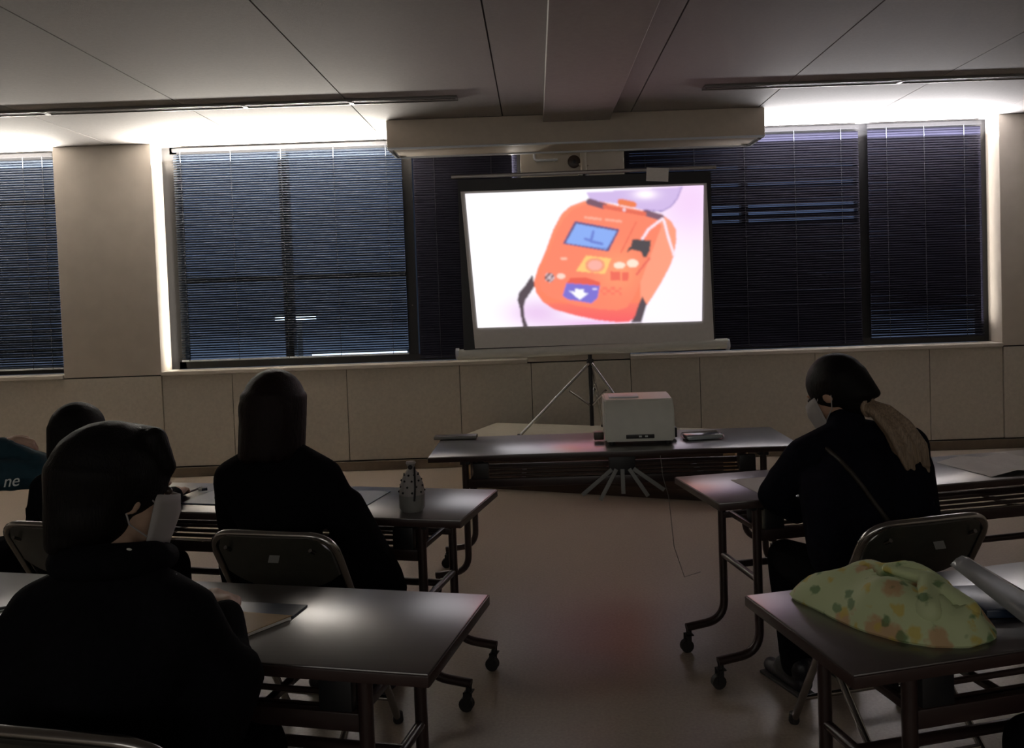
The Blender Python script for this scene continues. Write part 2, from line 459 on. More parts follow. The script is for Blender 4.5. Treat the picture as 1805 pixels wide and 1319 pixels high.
p = thing('pull_handle', 'translucent cup ended pipe hanging beside the round grille', 'fitting', (0.45, YW - 0.03, 2.47))
tube_obj('pipe', [(0, 0, 0.02), (0, 0, 0.2)], 0.028, MT['wall'], p, 14)
bm = bmesh.new(); add_lathe(bm, [(0.034, 0), (0.042, 0.01), (0.047, 0.06), (0.04, 0.062)], 20, (0, 0, -0.03)); obj('cup', bm, MT['palegrey'], p)
for xx in (-0.03, 0.03): box_obj('bracket', (xx, 0.012, 0.1), (0.02, 0.036, 0.02), MT['wall'], p)

# ------------------------------------------------------------------ projection screen and picture
SY = 6.20
def lin(c):
    c = c / 255.0
    return c / 12.92 if c <= 0.04045 else ((c + 0.055) / 1.055) ** 2.4

def inside(poly, x, y):
    r = False
    n = len(poly)
    j = n - 1
    for i in range(n):
        xi, yi = poly[i]; xj, yj = poly[j]
        if (yi > y) != (yj > y) and x < (xj - xi) * (y - yi) / (yj - yi) + xi: r = not r
        j = i
    return r
def seg_d(a, b, x, y):
    dx, dy = b[0] - a[0], b[1] - a[1]
    t = max(0, min(1, ((x - a[0]) * dx + (y - a[1]) * dy) / (dx * dx + dy * dy + 1e-9)))
    return math.hypot(x - a[0] - t * dx, y - a[1] - t * dy)

BODY = [(850, 262), (760, 296), (705, 345), (655, 440), (605, 580), (560, 680), (535, 760), (545, 830), (590, 893), (660, 940), (800, 980), (940, 1008), (1060, 1021), (1130, 1017), (1200, 965), (1262, 880), (1325, 780), (1388, 660), (1408, 600), (1424, 500), (1420, 440), (1390, 388), (1330, 345), (1200, 320), (1050, 290), (950, 266)]
FACE = [(850, 285), (775, 318), (725, 370), (675, 460), (625, 600), (590, 690), (568, 760), (580, 820), (625, 860), (800, 915), (940, 938), (1050, 945), (1110, 930), (1160, 860), (1210, 740), (1255, 620), (1300, 500), (1330, 420), (1310, 385), (1200, 345), (1050, 315), (950, 292)]
LID = [(858, 208), (885, 258), (1080, 285), (1220, 322), (1335, 332), (1392, 300), (1432, 250), (1462, 175), (1300, 186), (1000, 203)]
LCD = [(790, 388), (1070, 440), (1000, 578), (715, 530)]
LCDI = [(800, 405), (1052, 451), (987, 567), (733, 525)]
CONN = [(1150, 500), (1265, 510), (1256, 575), (1236, 612), (1214, 612), (1205, 580), (1142, 566), (1112, 586), (1124, 556), (1140, 545)]
CABLE = [(1210, 500), (1250, 440), (1338, 372), (1350, 400), (1370, 480), (1408, 600)]
YEL = [(860, 603), (1018, 622), (976, 718), (798, 700)]
BLUE = [(738, 775), (945, 792), (932, 868), (892, 902), (742, 876), (714, 852)]
REDARC = [(760, 745), (850, 738), (945, 768), (945, 795), (738, 777)]
ARROW = [(792, 812), (846, 815), (846, 836), (876, 838), (820, 879), (754, 824), (790, 830)]
STRL = [(525, 722), (540, 795), (515, 832), (482, 880), (470, 930), (477, 990), (498, 1050), (468, 1050), (455, 990), (446, 930), (432, 882), (440, 838), (480, 790), (505, 750)]
STRR = [(1212, 858), (1238, 910), (1226, 950), (1205, 1020), (1138, 1024), (1165, 980), (1186, 915)]
def picture(x, y):
    t = x / 1805.0
    c = [255 - 6 * t, 250 - 22 * max(0, t - 0.45), 255]
    g = math.exp(-(((x - 1500) / 260) ** 2 + ((y - 260) / 250) ** 2)); c = [c[0] - 10 * g, c[1] - 34 * g, c[2] - 12 * g]
    g = math.exp(-(((x - 560) / 190) ** 2 + ((y - 960) / 90) ** 2)); c = [c[0] - 22 * g, c[1] - 52 * g, c[2] - 20 * g]
    g = math.exp(-(((x - 900) / 220) ** 2 + ((y - 1035) / 40) ** 2)); c = [c[0] - 18 * g, c[1] - 60 * g, c[2] - 22 * g]
    if inside(LID, x, y):
        c = [205, 180, 228]
        g = math.exp(-(((x - 1230) / 75) ** 2 + ((y - 222) / 32) ** 2)) ; c = [c[0] + 60 * g, c[1] + 75 * g, c[2] + 30 * g]
        if min(seg_d(LID[k], LID[k + 1], x, y) for k in (3, 4, 5, 6)) < 7: c = [150, 125, 190]
    if inside(BODY, x, y):
        c = [248, 138 - 20 * (y - 262) / 760, 100 - 20 * (y - 262) / 760]
        if x > 1200: c = [255, 152, 118]
        if y > 900: c = [243, 112 - 30 * (y - 900) / 120, 88]
        if inside(FACE, x, y):
            c = [250, 126, 92]
            g = math.exp(-(((x - 1060) / 130) ** 2 + ((y - 700) / 130) ** 2)); c = [c[0], c[1] + 24 * g, c[2] + 10 * g]
        if seg_d((1172, 395), (1078, 582), x, y) < 5: c = [232, 104, 76]
        if seg_d((1255, 620), (1175, 720), x, y) < 7: c = [228, 98, 78]
        for k in range(11):
            xa = 856 + k * 21
            if k != 5 and seg_d((xa, 366 + k * 2.3), (xa + 11, 368 + k * 2.3), x, y) < 7: c = [253, 170, 145]
    for a, b, w, cc in (((880, 268), (972, 296), 20, [112, 72, 92]), ((1232, 338), (1326, 366), 20, [118, 78, 98]), ((975, 300), (1225, 345), 13, [226, 98, 70]), ((1075, 270), (1155, 286), 20, [235, 118, 62])):
        if seg_d(a, b, x, y) < w: c = cc
    if math.hypot(x - 1098, y - 318) < 11: c = [235, 200, 210]
    if inside(LCD, x, y): c = [92, 72, 122]
    if inside(LCDI, x, y):
        c = [132, 168, 240]
        if min(seg_d((905, 455), (890, 515), x, y), seg_d((890, 515), (960, 530), x, y), seg_d((855, 500), (890, 510), x, y)) < 8: c = [98, 120, 205]
        if seg_d((770, 540), (985, 560), x, y) < 5: c = [110, 140, 215]
    if inside(YEL, x, y): c = [252, 198, 112]
    if math.hypot((x - 916) / 62, (y - 664) / 46) < 1: c = [240, 152, 112]
    if math.hypot((x - 916) / 44, (y - 664) / 31) < 1: c = [246, 172, 158]
    if math.hypot((x - 1068) / 36, (y - 664) / 20) < 1 or math.hypot((x - 1150) / 36, (y - 652) / 26) < 1: c = [255, 226, 205]
    if math.hypot((x - 722) / 22, (y - 622) / 9) < 1: c = [255, 190, 165]
    if math.hypot((x - 703) / 26, (y - 732) / 17) < 1: c = [255, 212, 195]
    d = math.hypot(x - 632, y - 740)
    if d < 30: c = [215, 190, 195] if (d < 11 or (x + y) % 34 < 13) else [110, 70, 75]
    if 1012 < x < 1072 and 702 < y < 760 or 1082 < x < 1124 and 706 < y < 762: c = [236, 98, 76]
    if 950 < x < 1080 and 800 < y < 850 and (x // 26 + y // 17) % 2 == 0: c = [246, 112, 86]
    if inside(REDARC, x, y): c = [228, 84, 62]
    if inside(BLUE, x, y): c = [118, 104, 205]
    if inside(ARROW, x, y): c = [250, 248, 255]
    if math.hypot((x - 914) / 16, (y - 812) / 6) < 1: c = [225, 215, 250]
    if min(seg_d(CABLE[k], CABLE[k + 1], x, y) for k in range(5)) < 8: c = [255, 226, 238]
    if inside(CONN, x, y): c = [62, 52, 58]
    if inside(STRL, x, y) or inside(STRR, x, y): c = [70, 52, 62]
    return c

scr = thing('projection_screen', 'tripod projection screen showing an orange defibrillator, standing before the windows', 'projection screen', (0.40, SY, 0.40))
def sw(x, z): return (x - 0.40, z - 0.40)      # world X, Z to screen space
bm = bmesh.new()
add_box(bm, (sw(0.395, 0)[0], 0.004, sw(0, 1.70)[1]), (1.90, 0.004, 1.30))
obj('fabric_border', bm, MT['black'], scr, False)
bm = bmesh.new()
q = [sw(-0.535, 2.262), sw(1.312, 2.262), sw(1.335, 1.08), sw(-0.47, 1.08)]
add_prism(bm, [(a, b) for a, b in q], -0.002, 0.0)
bmesh.ops.rotate(bm, cent=(0, 0, 0), matrix=Euler((R(90), 0, 0)).to_matrix(), verts=bm.verts)
fab = mat('matt screen fabric', (0.80, 0.79, 0.76), 0.85, noise=0.03, nscale=30)
obj('fabric', bm, fab, scr, False, loc=(0, 0.0, 0))
# projected picture: a fine sheet whose colours are the picture
NX, NY = 300, 170
quad = [(-0.501, 2.244), (1.288, 2.245), (1.246, 1.228), (-0.444, 1.236)]
zq = [((px - 790) * 3.539, (py - 280) * 3.539) for px, py in ((820, 342), (1240, 327), (1237, 566), (842, 578))]
verts, faces = [], []
def bil(Q, u, v):
    return tuple((1 - v) * ((1 - u) * Q[0][k] + u * Q[1][k]) + v * ((1 - u) * Q[3][k] + u * Q[2][k]) for k in (0, 1))
img = np.ones((NY + 1, NX + 1, 4))
for j in range(NY + 1):
    for i in range(NX + 1):
        u, v = i / NX, j / NY
        X, Z = bil(quad, u, v)
        a, b = sw(X, Z)
        verts.append((a, -0.006, b))
        zx, zy = bil(zq, u, v)
        c = picture(zx, zy)
        img[j, i, :3] = [lin(max(0, min(255, q))) for q in c]
for _ in range(2):                                  # the projector is not perfectly focused
    pd = np.pad(img, ((1, 1), (0, 0), (0, 0)), 'edge'); img = (pd[:-2] + 2 * pd[1:-1] + pd[2:]) / 4
    pd = np.pad(img, ((0, 0), (1, 1), (0, 0)), 'edge'); img = (pd[:, :-2] + 2 * pd[:, 1:-1] + pd[:, 2:]) / 4
img[..., :3] = img[..., :3] * 0.93 + 0.045
cols = img.reshape(-1)
for j in range(NY):
    for i in range(NX):
        k = j * (NX + 1) + i
        faces.append((k, k + NX + 1, k + NX + 2, k + 1))
me = bpy.data.meshes.new('projected_picture')
me.from_pydata(verts, [], faces)
ca = me.color_attributes.new('picture', 'FLOAT_COLOR', 'POINT')
ca.data.foreach_set('color', cols)
pm = bpy.data.materials.new('projected picture'); pm.use_nodes = True
n_, l_ = pm.node_tree.nodes, pm.node_tree.links
n_.remove(n_['Principled BSDF'])
em = n_.new('ShaderNodeEmission'); em.inputs[1].default_value = 1.12
at = n_.new('ShaderNodeVertexColor'); at.layer_name = 'picture'
l_.new(at.outputs[0], em.inputs[0]); l_.new(em.outputs[0], n_['Material Output'].inputs[0])
me.materials.append(pm)
pic = bpy.data.objects.new('projected_picture', me); COL.objects.link(pic); pic.parent = scr
pic['label'] = 'projected picture of an orange defibrillator'
bm = bmesh.new(); add_tube(bm, [(sw(-0.60, 0)[0], 0.0, sw(0, 2.372)[1]), (sw(1.385, 0)[0], 0.0, sw(0, 2.378)[1])], 0.014, 12); o = obj('top_bar', bm, MT['alu'], scr)
bm = bmesh.new(); add_tube(bm, [(sw(-0.605, 0)[0], 0.02, sw(0, 1.035)[1]), (sw(1.44, 0)[0], 0.02, sw(0, 1.05)[1])], 0.040, 16); cs = obj('roller_case', bm, MT['white'], scr)
for xx in (-0.605, 1.44):
    bm = bmesh.new(); add_tube(bm, [(sw(xx - 0.012, 0)[0], 0.02, sw(0, 1.043)[1]), (sw(xx + 0.012, 0)[0], 0.02, sw(0, 1.043)[1])], 0.043, 16); obj('end_cap', bm, MT['rail_white'], cs)
tube_obj('mast', [(0.0, 0.09, 0.05), (0.0, 0.09, 1.98)], 0.016, MT['black'], scr, 12)
bm = bmesh.new(); add_lathe(bm, [(0.018, 0), (0.026, 0.005), (0.026, 0.06), (0.018, 0.065)], 16, (0, 0.09, 0.50)); obj('hub', bm, MT['black'], scr)
for k, (fx, fy) in enumerate(((-0.56, -0.06), (0.36, -0.12), (0.10, 0.33))):
    lg = tube_obj('leg', [(0.01 * (1 if fx > 0 else -1), 0.09 - 0.02, 0.53), (fx, fy, 0.012)], 0.011, MT['chrome'], scr)
    bm = bmesh.new(); add_lathe(bm, [(0.014, 0), (0.016, 0.004), (0.013, 0.03)], 12, (fx, fy, 0.0)); obj('rubber_foot', bm, MT['rubber'], lg)
    tube_obj('brace', [(0.30 * fx, 0.09 + (fy - 0.09) * 0.42, 0.33), (0.0, 0.09, 0.20)], 0.008, MT['chrome'], scr)
p = tag(obj('notice_paper', (lambda b: (add_box(b, (0, 0, 0), (0.165, 0.004, 0.10), (0, R(4), 0)), b)[1])(bmesh.new()), MT['paper'], None, False, loc=(0.942, SY - 0.021, 2.335)), 'small blank paper hung over the top bar of the screen', 'paper')

# ------------------------------------------------------------------ low platform under the screen
p = thing('low_platform', 'low dark wooden platform with cream top under the screen', 'platform', (0.47, 6.24, 0), R(-21.8))
L, D, Hh = 2.08, 0.66, 0.40
box_obj('top_board', (0, 0, Hh - 0.0125), (L, D, 0.025), MT['cream'], p, 0.004)
box_obj('front_board', (0, -D / 2 + 0.035, (Hh - 0.025) / 2), (L - 0.16, 0.02, Hh - 0.025), MT['darkwood'], p)
box_obj('back_board', (0, D / 2 - 0.02, (Hh - 0.025) / 2), (L - 0.16, 0.02, Hh - 0.025), MT['darkwood'], p)
for s in (-1, 1):
    box_obj('end_board', (s * (L / 2 - 0.012), 0, (Hh - 0.025) / 2), (0.024, D - 0.02, Hh - 0.025), MT['wood'], p)
    box_obj('corner_post', (s * (L / 2 - 0.052), -D / 2 + 0.03, (Hh - 0.025) / 2), (0.056, 0.04, Hh - 0.025), MT['wood'], p)
for zz in (0.06, 0.2, 0.33): box_obj('front_rail', (0, -D / 2 + 0.018, zz), (L - 0.16, 0.014, 0.03), MT['darkwood'], p)

# ------------------------------------------------------------------ folding conference tables
def table(label, near_right, yaw, L=1.8, D=0.45, near_left=None, rail=True):
    """near_right (or near_left): world XY of that corner of the top"""
    c, s = math.cos(yaw), math.sin(yaw)
    ex, ey = Vector((c, s)), Vector((-s, c))
    if near_left is not None: o2 = Vector(near_left) + ex * L / 2 + ey * D / 2
    else: o2 = Vector(near_right) - ex * L / 2 + ey * D / 2
    root = thing('conference_table', label, 'table', (o2.x, o2.y, 0), yaw, 'dark brown folding conference tables')
    bm = bmesh.new(); add_box(bm, (0, 0, 0.6875), (L, D, 0.025), None, 0.004); tp = obj('tabletop', bm, MT['top'], root)
    bm = bmesh.new()
    for yy in (-D / 2, D / 2): add_box(bm, (0, yy * 1.004, 0.6845), (L + 0.004, 0.006, 0.024), None, 0.0015)
    for xx in (-L / 2, L / 2): add_box(bm, (xx, 0, 0.6845), (0.006, D, 0.024), None, 0.0015)
    obj('edge_band', bm, MT['edge'], tp)
    yl = D / 2 - 0.065
    for sx_ in (-1, 1):
        xl = sx_ * (L / 2 - 0.17)
        for sy_ in (-1, 1):
            y = sy_ * yl
            bm = bmesh.new()
            add_tube(bm, fillet([(xl, y, 0.672), (xl, y, 0.118), (xl + sx_ * 0.165, y, 0.100)], 0.10, 8), 0.0165, 12)
            lg = obj('leg', bm, MT['legbrown'], root)
            cx = xl + sx_ * 0.155
            bm = bmesh.new()
            add_tube(bm, [(cx, y, 0.100), (cx, y, 0.066)], 0.011, 10)
            add_box(bm, (cx - 0.006, y - 0.016, 0.048), (0.022, 0.003, 0.05)); add_box(bm, (cx - 0.006, y + 0.016, 0.048), (0.022, 0.003, 0.05))
            add_box(bm, (cx, y, 0.071), (0.03, 0.035, 0.004))
            add_tube(bm, [(cx - 0.01, y - 0.012, 0.026), (cx - 0.01, y + 0.012, 0.026)], 0.026, 16)
            obj('caster', bm, MT['rubber'], lg)
        bm = bmesh.new(); add_tube(bm, [(xl, -yl, 0.385), (xl, yl, 0.385)], 0.013, 10); obj('cross_bar', bm, MT['legbrown'], root)
        bm = bmesh.new()
        add_box(bm, (xl, 0, 0.66), (0.05, D - 0.10, 0.028), None, 0.004)
        add_box(bm, (xl - sx_ * 0.06, 0, 0.60), (0.03, 0.05, 0.13), None, 0.004)
        add_box(bm, (xl - sx_ * 0.075, -yl + 0.02, 0.605), (0.08, 0.03, 0.085), None, 0.006)
        obj('fold_bracket', bm, MT['black'], root)
        tube_obj('stay', [(xl - sx_ * 0.06, -yl * 0.5, 0.62), (xl, -yl * 0.9, 0.45)], 0.008, MT['legbrown'], root)
    xs = L / 2 - 0.20
    for k in range(5):
        y = -yl + 0.05 + k * (2 * yl - 0.06) / 4
        tube_obj('shelf_bar', [(-xs, y, 0.555), (xs, y, 0.555)], 0.0075, MT['bar'], root, 8)
    box_obj('shelf_rail', (0, -yl + 0.012, 0.548), (2 * xs + 0.06, 0.022, 0.042), MT['legbrown'], root, 0.004)
    box_obj('shelf_rail', (0, yl - 0.01, 0.548), (2 * xs + 0.06, 0.016, 0.026), MT['legbrown'], root, 0.004)
    for sx_ in (-1, 1):
        box_obj('shelf_end', (sx_ * xs, 0, 0.555), (0.016, 2 * yl - 0.03, 0.02), MT['legbrown'], root, 0.003)
    for xx in (-0.45, 0.0, 0.45):
        box_obj('shelf_support', (xx, 0, 0.540), (0.022, 2 * yl - 0.04, 0.012), MT['legbrown'], root)
    if rail:
        bm = bmesh.new(); add_tube(bm, [(-(L / 2 - 0.17), 0.03, 0.385), ((L / 2 - 0.17), 0.03, 0.385)], 0.014, 10); obj('long_rail', bm, MT['legbrown'], root)
    return root
T1 = table('dark table at the near left, in front of the boy with a face mask', (-0.245, 1.648), R(-12.5))
T2 = table('dark table at the middle left, with the dotted pouch on it', (-0.285, 2.80), R(-13.5))
T3 = table('dark table at the middle right, with loose papers, before the ponytailed woman', None, R(10.5), near_left=(0.628, 2.905))
T4 = table('dark table at the near right, under the floral cloth bundle', None, R(12.5), near_left=(0.594, 1.58))
TF = table('dark front table carrying the white projector', None, R(-0.6), L=1.80, D=0.55, rail=False, near_left=(-0.545, 3.95))

# ------------------------------------------------------------------ folding chairs
def make_chair(label):
    root = thing('folding_chair', label, 'chair', (0, 0, 0), 0, 'folding pipe chairs')
    bm = bmesh.new()
    pth = fillet([(-0.205, 0.20, 0.012), (-0.205, -0.225, 0.775), (0.205, -0.225, 0.775), (0.205, 0.20, 0.012)], 0.085, 8)
    add_tube(bm, pth, 0.0125, 12); obj('back_frame', bm, MT['chrome'], root)
    bm = bmesh.new()
    add_tube(bm, fillet([(-0.175, -0.27, 0.012), (-0.175, 0.13, 0.405), (0.175, 0.13, 0.405), (0.175, -0.27, 0.012)], 0.04, 6), 0.0115, 12)
    obj('rear_leg_frame', bm, MT['chrome'], root)
    tube_obj('cross_bar', [(-0.205, 0.145, 0.11), (0.205, 0.145, 0.11)], 0.009, MT['chrome'], root)
    tube_obj('cross_bar', [(-0.175, -0.205, 0.076), (0.175, -0.205, 0.076)], 0.009, MT['chrome'], root)
    for x, y in ((-0.205, 0.2), (0.205, 0.2), (-0.175, -0.27), (0.175, -0.27)):
        bm = bmesh.new(); add_lathe(bm, [(0.015, 0), (0.018, 0.006), (0.016, 0.034), (0.013, 0.036)], 12, (x, y, 0)); obj('rubber_foot', bm, MT['rubber'], root)
    bm = bmesh.new(); add_box(bm, (0, 0.0, 0.418), (0.35, 0.36, 0.034), None, 0.014); obj('seat', bm, MT['vinyl'], root)
    bm = bmesh.new()
    N = 14
    th = 0.014
    grid = []
    for i in range(N + 1):
        u = i / N * 2 - 1
        x = u * 0.187
        top = 0.772 - 0.05 * max(0, abs(u) - 0.72) ** 2 / 0.08
        bot = 0.585 + 0.05 * abs(u) ** 3
        bulge = -0.022 * (1 - u * u)
        col_ = []
        for j in range(5):
            v = j / 4
            z = bot + (top - bot) * v
            yb = -0.225 + (0.775 - z) * (0.425 / 0.763)
            col_.append((bm.verts.new((x, yb + bulge - th / 2, z)), bm.verts.new((x, yb + bulge + th, z))))
        grid.append(col_)
    for i in range(N):
        for j in range(4):
            for s in (0, 1):
                bm.faces.new((grid[i][j][s], grid[i + 1][j][s], grid[i + 1][j + 1][s], grid[i][j + 1][s]))
        for j in (0, 4):
            bm.faces.new((grid[i][j][0], grid[i + 1][j][0], grid[i + 1][j][1], grid[i][j][1]))
    for i in (0, N):
        for j in range(4):
            bm.faces.new((grid[i][j][0], grid[i][j + 1][0], grid[i][j + 1][1], grid[i][j][1]))
    br = obj('backrest', bm, MT['vinyl'], root)
    box_obj('label_sticker', (0.02, -0.2365, 0.705), (0.034, 0.0016, 0.022), MT['grey'], br, 0, (R(-29), 0, 0))
    for x in (-0.14, 0.14):
        bm = bmesh.new(); add_tube(bm, [(x, -0.212, 0.72), (x, -0.238, 0.735)], 0.006, 8); obj('rivet', bm, MT['chrome'], br)
    return root
G = 'folding pipe chairs'
def chair_at(mid, yaw):
    """origin of a chair whose back-top centre is at world XY mid"""
    return (mid[0] - 0.225 * math.sin(yaw), mid[1] + 0.225 * math.cos(yaw), 0)
ch = make_chair('folding pipe chair of the long-haired woman in black')
def put(mid, yaw): return chair_at(mid, yaw)
ch.location = chair_at((-0.822, 2.44), R(-13)); ch.rotation_euler.z = R(-13)
dup(ch, chair_at((1.112, 2.345), R(13)), R(13), 'folding pipe chair of the woman with the ponytail', G)
dup(ch, chair_at((-1.585, 2.63), R(-14)), R(-14), 'folding pipe chair of the child with the green collar', G)
dup(ch, chair_at((-0.81, 1.31), R(-12)), R(-12), 'folding pipe chair of the boy with a face mask', G)
dup(ch, chair_at((-2.42, 2.78), R(-14)), R(-14), 'folding pipe chair of the person in the teal jacket with raised hand', G)
dup(ch, chair_at((1.40, 1.16), R(12)), R(12), 'folding pipe chair of the person at the right edge with teal sleeve', G)

# ------------------------------------------------------------------ people
def ico(bm, c, r, rot=None, sub=3):
    res = bmesh.ops.create_icosphere(bm, subdivisions=sub, radius=1.0)
    v = res['verts']
    if not isinstance(r, (tuple, list)): r = (r, r, r)
    bmesh.ops.scale(bm, vec=r, verts=v)
    if rot is not None: bmesh.ops.rotate(bm, cent=(0, 0, 0), matrix=rot, verts=v)
    bmesh.ops.translate(bm, vec=c, verts=v)

def cap(bm, a, ra, b, rb, flat=None):
    """tapered capsule: two balls and the cone between them"""
    a, b = Vector(a), Vector(b)
    t = bmesh.new()
    for c, r in ((a, ra), (b, rb)):
        bmesh.ops.create_icosphere(t, subdivisions=2, radius=r, matrix=Matrix.Translation(c))
    h = bmesh.ops.convex_hull(t, input=t.verts)
    bmesh.ops.delete(t, geom=[g for g in h['geom_interior'] if isinstance(g, bmesh.types.BMVert)], context='VERTS')
    tm = bpy.data.meshes.new('t'); t.to_mesh(tm); t.free(); bm.from_mesh(tm); bpy.data.meshes.remove(tm)

def remesh(name, bm, m, parent, voxel, smooth=3, fac=0.5):
    me = bpy.data.meshes.new(name); bm.to_mesh(me); bm.free()
    o = bpy.data.objects.new(name, me); COL.objects.link(o)
    md = o.modifiers.new('r', 'REMESH'); md.mode = 'VOXEL'; md.voxel_size = voxel
    ms = o.modifiers.new('s', 'SMOOTH'); ms.iterations = smooth; ms.factor = fac
    dg = bpy.context.evaluated_depsgraph_get()
    me2 = bpy.data.meshes.new_from_object(o.evaluated_get(dg))
    o.modifiers.clear(); o.data = me2; bpy.data.meshes.remove(me)
    me2.name = name; me2.materials.clear(); me2.materials.append(m)
    me2.polygons.foreach_set('use_smooth', [True] * len(me2.polygons))
    o.parent = parent
    return o

def hand(bm, w, d, n, side, curl=0.6, s=1.0):
    """w wrist, d direction of the fingers, n back-of-hand normal, side +1 when the thumb lies on the n x d side"""
    d = Vector(d).normalized(); n = Vector(n); n = (n - n.dot(d) * d).normalized(); x = d.cross(n) * side
    w = Vector(w)
    cap(bm, w, 0.024 * s, w + d * 0.035 * s, 0.026 * s)
    for k in (-1, 0, 1): cap(bm, w + d * 0.02 * s + x * 0.018 * k * s, 0.016 * s, w + d * 0.075 * s + x * 0.024 * k * s, 0.014 * s)
    for k, ln in zip((-1.5, -0.5, 0.5, 1.5), (0.058, 0.072, 0.078, 0.068)):
        p0 = w + d * 0.082 * s + x * 0.018 * k * s
        a1 = curl * 0.6; a2 = curl * 1.5
        p1 = p0 + (d * math.cos(a1) - n * math.sin(a1) + x * 0.05 * k) * ln * 0.55 * s
        p2 = p1 + (d * math.cos(a2) - n * math.sin(a2)) * ln * 0.55 * s
        cap(bm, p0, 0.0095 * s, p1, 0.0085 * s); cap(bm, p1, 0.0085 * s, p2, 0.007 * s)
    t0 = w + d * 0.03 * s + x * 0.028 * s
    t1 = t0 + (d * 0.6 + x * 0.7 - n * 0.25).normalized() * 0.035 * s
    t2 = t1 + (d * 0.9 + x * 0.1 - n * 0.3).normalized() * 0.032 * s
    cap(bm, t0, 0.013 * s, t1, 0.011 * s); cap(bm, t1, 0.011 * s, t2, 0.0085 * s)

def person(label, origin, J, s=1.0, skin='skin', jacket='blackcloth', trousers='blackcloth', hem=0.0, collar=None):
    O = Vector((origin[0], origin[1], 0))
    root = thing('person', label, 'person', O)
    g = lambda k: Vector(J[k]) - O
    pel, che, nk, hd = g('pelvis'), g('chest'), g('neck'), g('head')
    HR = Euler((R(J['hrot'][0]), R(J['hrot'][1]), R(J['hrot'][2])), 'XYZ').to_matrix()
    hl = lambda x, y, z: hd + HR @ (Vector((x, y, z)) * s)
    def hell(bm, c, r): ico(bm, hl(*c), tuple(v * s for v in r), HR)
    yawm = Matrix.Rotation(R(J.get('yaw', 0)), 3, 'Z')
    wa = pel.lerp(che, 0.45)
    # body: one continuous skin
    bm = bmesh.new()
    ico(bm, pel, (0.15 * s, 0.11 * s, 0.10 * s), yawm); cap(bm, pel, 0.10 * s, wa, 0.095 * s); cap(bm, wa, 0.095 * s, che, 0.105 * s)
    ico(bm, che, (0.145 * s, 0.10 * s, 0.13 * s), yawm)
    cap(bm, g('shL'), 0.048 * s, nk, 0.055 * s); cap(bm, g('shR'), 0.048 * s, nk, 0.055 * s)
    cap(bm, che, 0.10 * s, nk, 0.06 * s); cap(bm, nk, 0.052 * s, hl(0, -0.012, -0.06), 0.05 * s)
    for sd in 'LR':
        sh, el, wr = g('sh' + sd), g('el' + sd), g('wr' + sd)
        cap(bm, sh, 0.047 * s, el, 0.037 * s); cap(bm, el, 0.037 * s, wr, 0.025 * s)
        hd_ = J.get('hand' + sd) or ((wr - el).normalized(), (0, 0, 1), 0.5)
        hand(bm, wr, hd_[0], hd_[1], 1 if sd == 'L' else -1, hd_[2], s)
        hp, kn, an, to = g('hp' + sd), g('kn' + sd), g('an' + sd), g('to' + sd)
        cap(bm, hp, 0.082 * s, kn, 0.055 * s); cap(bm, kn, 0.054 * s, an, 0.037 * s)
        cap(bm, an, 0.036 * s, an + Vector((0, 0, -0.02)), 0.034 * s); cap(bm, an + Vector((0, 0, -0.025)), 0.03 * s, to, 0.026 * s)
    hell(bm, (0, -0.012, 0.022), (0.074, 0.092, 0.09)); hell(bm, (0, 0.028, -0.03), (0.06, 0.068, 0.085)); hell(bm, (0, 0.048, -0.082), (0.044, 0.044, 0.032))
    cap(bm, hl(0, 0.092, 0.002), 0.008 * s, hl(0, 0.108, -0.034), 0.012 * s)
    hell(bm, (0, 0.086, -0.062), (0.022, 0.012, 0.006)); hell(bm, (0, 0.086, -0.071), (0.019, 0.011, 0.006))
    for k in (-1, 1):
        hell(bm, (0.03 * k, 0.078, 0.016), (0.018, 0.013, 0.007)); hell(bm, (0.075 * k, -0.004, -0.014), (0.010, 0.021, 0.031))
    body = remesh('body', bm, MT[skin], root, 0.006, 2)
    for k in (-1, 1):
        bm = bmesh.new(); hell(bm, (0.031 * k, 0.084, 0.0), (0.012, 0.010, 0.009)); obj('eye', bm, MT['eye'], root)
    # clothes follow the body
    e = 0.018 * s
    bm = bmesh.new()
    ico(bm, pel + Vector((0, 0, 0.03)), (0.165 * s, 0.13 * s, 0.11 * s), yawm); cap(bm, pel + Vector((0, 0, 0.02)), 0.125 * s, wa, 0.118 * s); cap(bm, wa, 0.118 * s, che, 0.128 * s)
    ico(bm, che, (0.172 * s, 0.128 * s, 0.15 * s), yawm)
    cap(bm, g('shL'), 0.066 * s, nk, 0.066 * s); cap(bm, g('shR'), 0.066 * s, nk, 0.066 * s); cap(bm, che, 0.12 * s, nk, 0.072 * s)
    cap(bm, g('shL'), 0.066 * s, wa, 0.10 * s); cap(bm, g('shR'), 0.066 * s, wa, 0.10 * s)
    for sd in 'LR':
        sh, el, wr = g('sh' + sd), g('el' + sd), g('wr' + sd)
        we = el.lerp(wr, 0.93)
        cap(bm, sh, 0.066 * s, el, 0.056 * s); cap(bm, el, 0.056 * s, we, 0.042 * s)
        md = sh.lerp(el, 0.6); ico(bm, md, 0.062 * s)
        md = el.lerp(we, 0.3); ico(bm, md, 0.056 * s)
    for a, ra, b, rb in J.get('extra', ()): cap(bm, Vector(a) - O, ra, Vector(b) - O, rb)
    jk = remesh('jacket', bm, MT[jacket], root, 0.009, 5)
    bm = bmesh.new()
    ico(bm, pel, (0.162 * s, 0.122 * s, 0.105 * s), yawm)
    for sd in 'LR':
        hp, kn, an = g('hp' + sd), g('kn' + sd), g('an' + sd)
        cap(bm, hp, 0.094 * s, kn, 0.070 * s); cap(bm, kn, 0.070 * s, kn.lerp(an, 0.97), 0.056 * s)
    remesh('trousers', bm, MT[trousers], root, 0.009, 4)
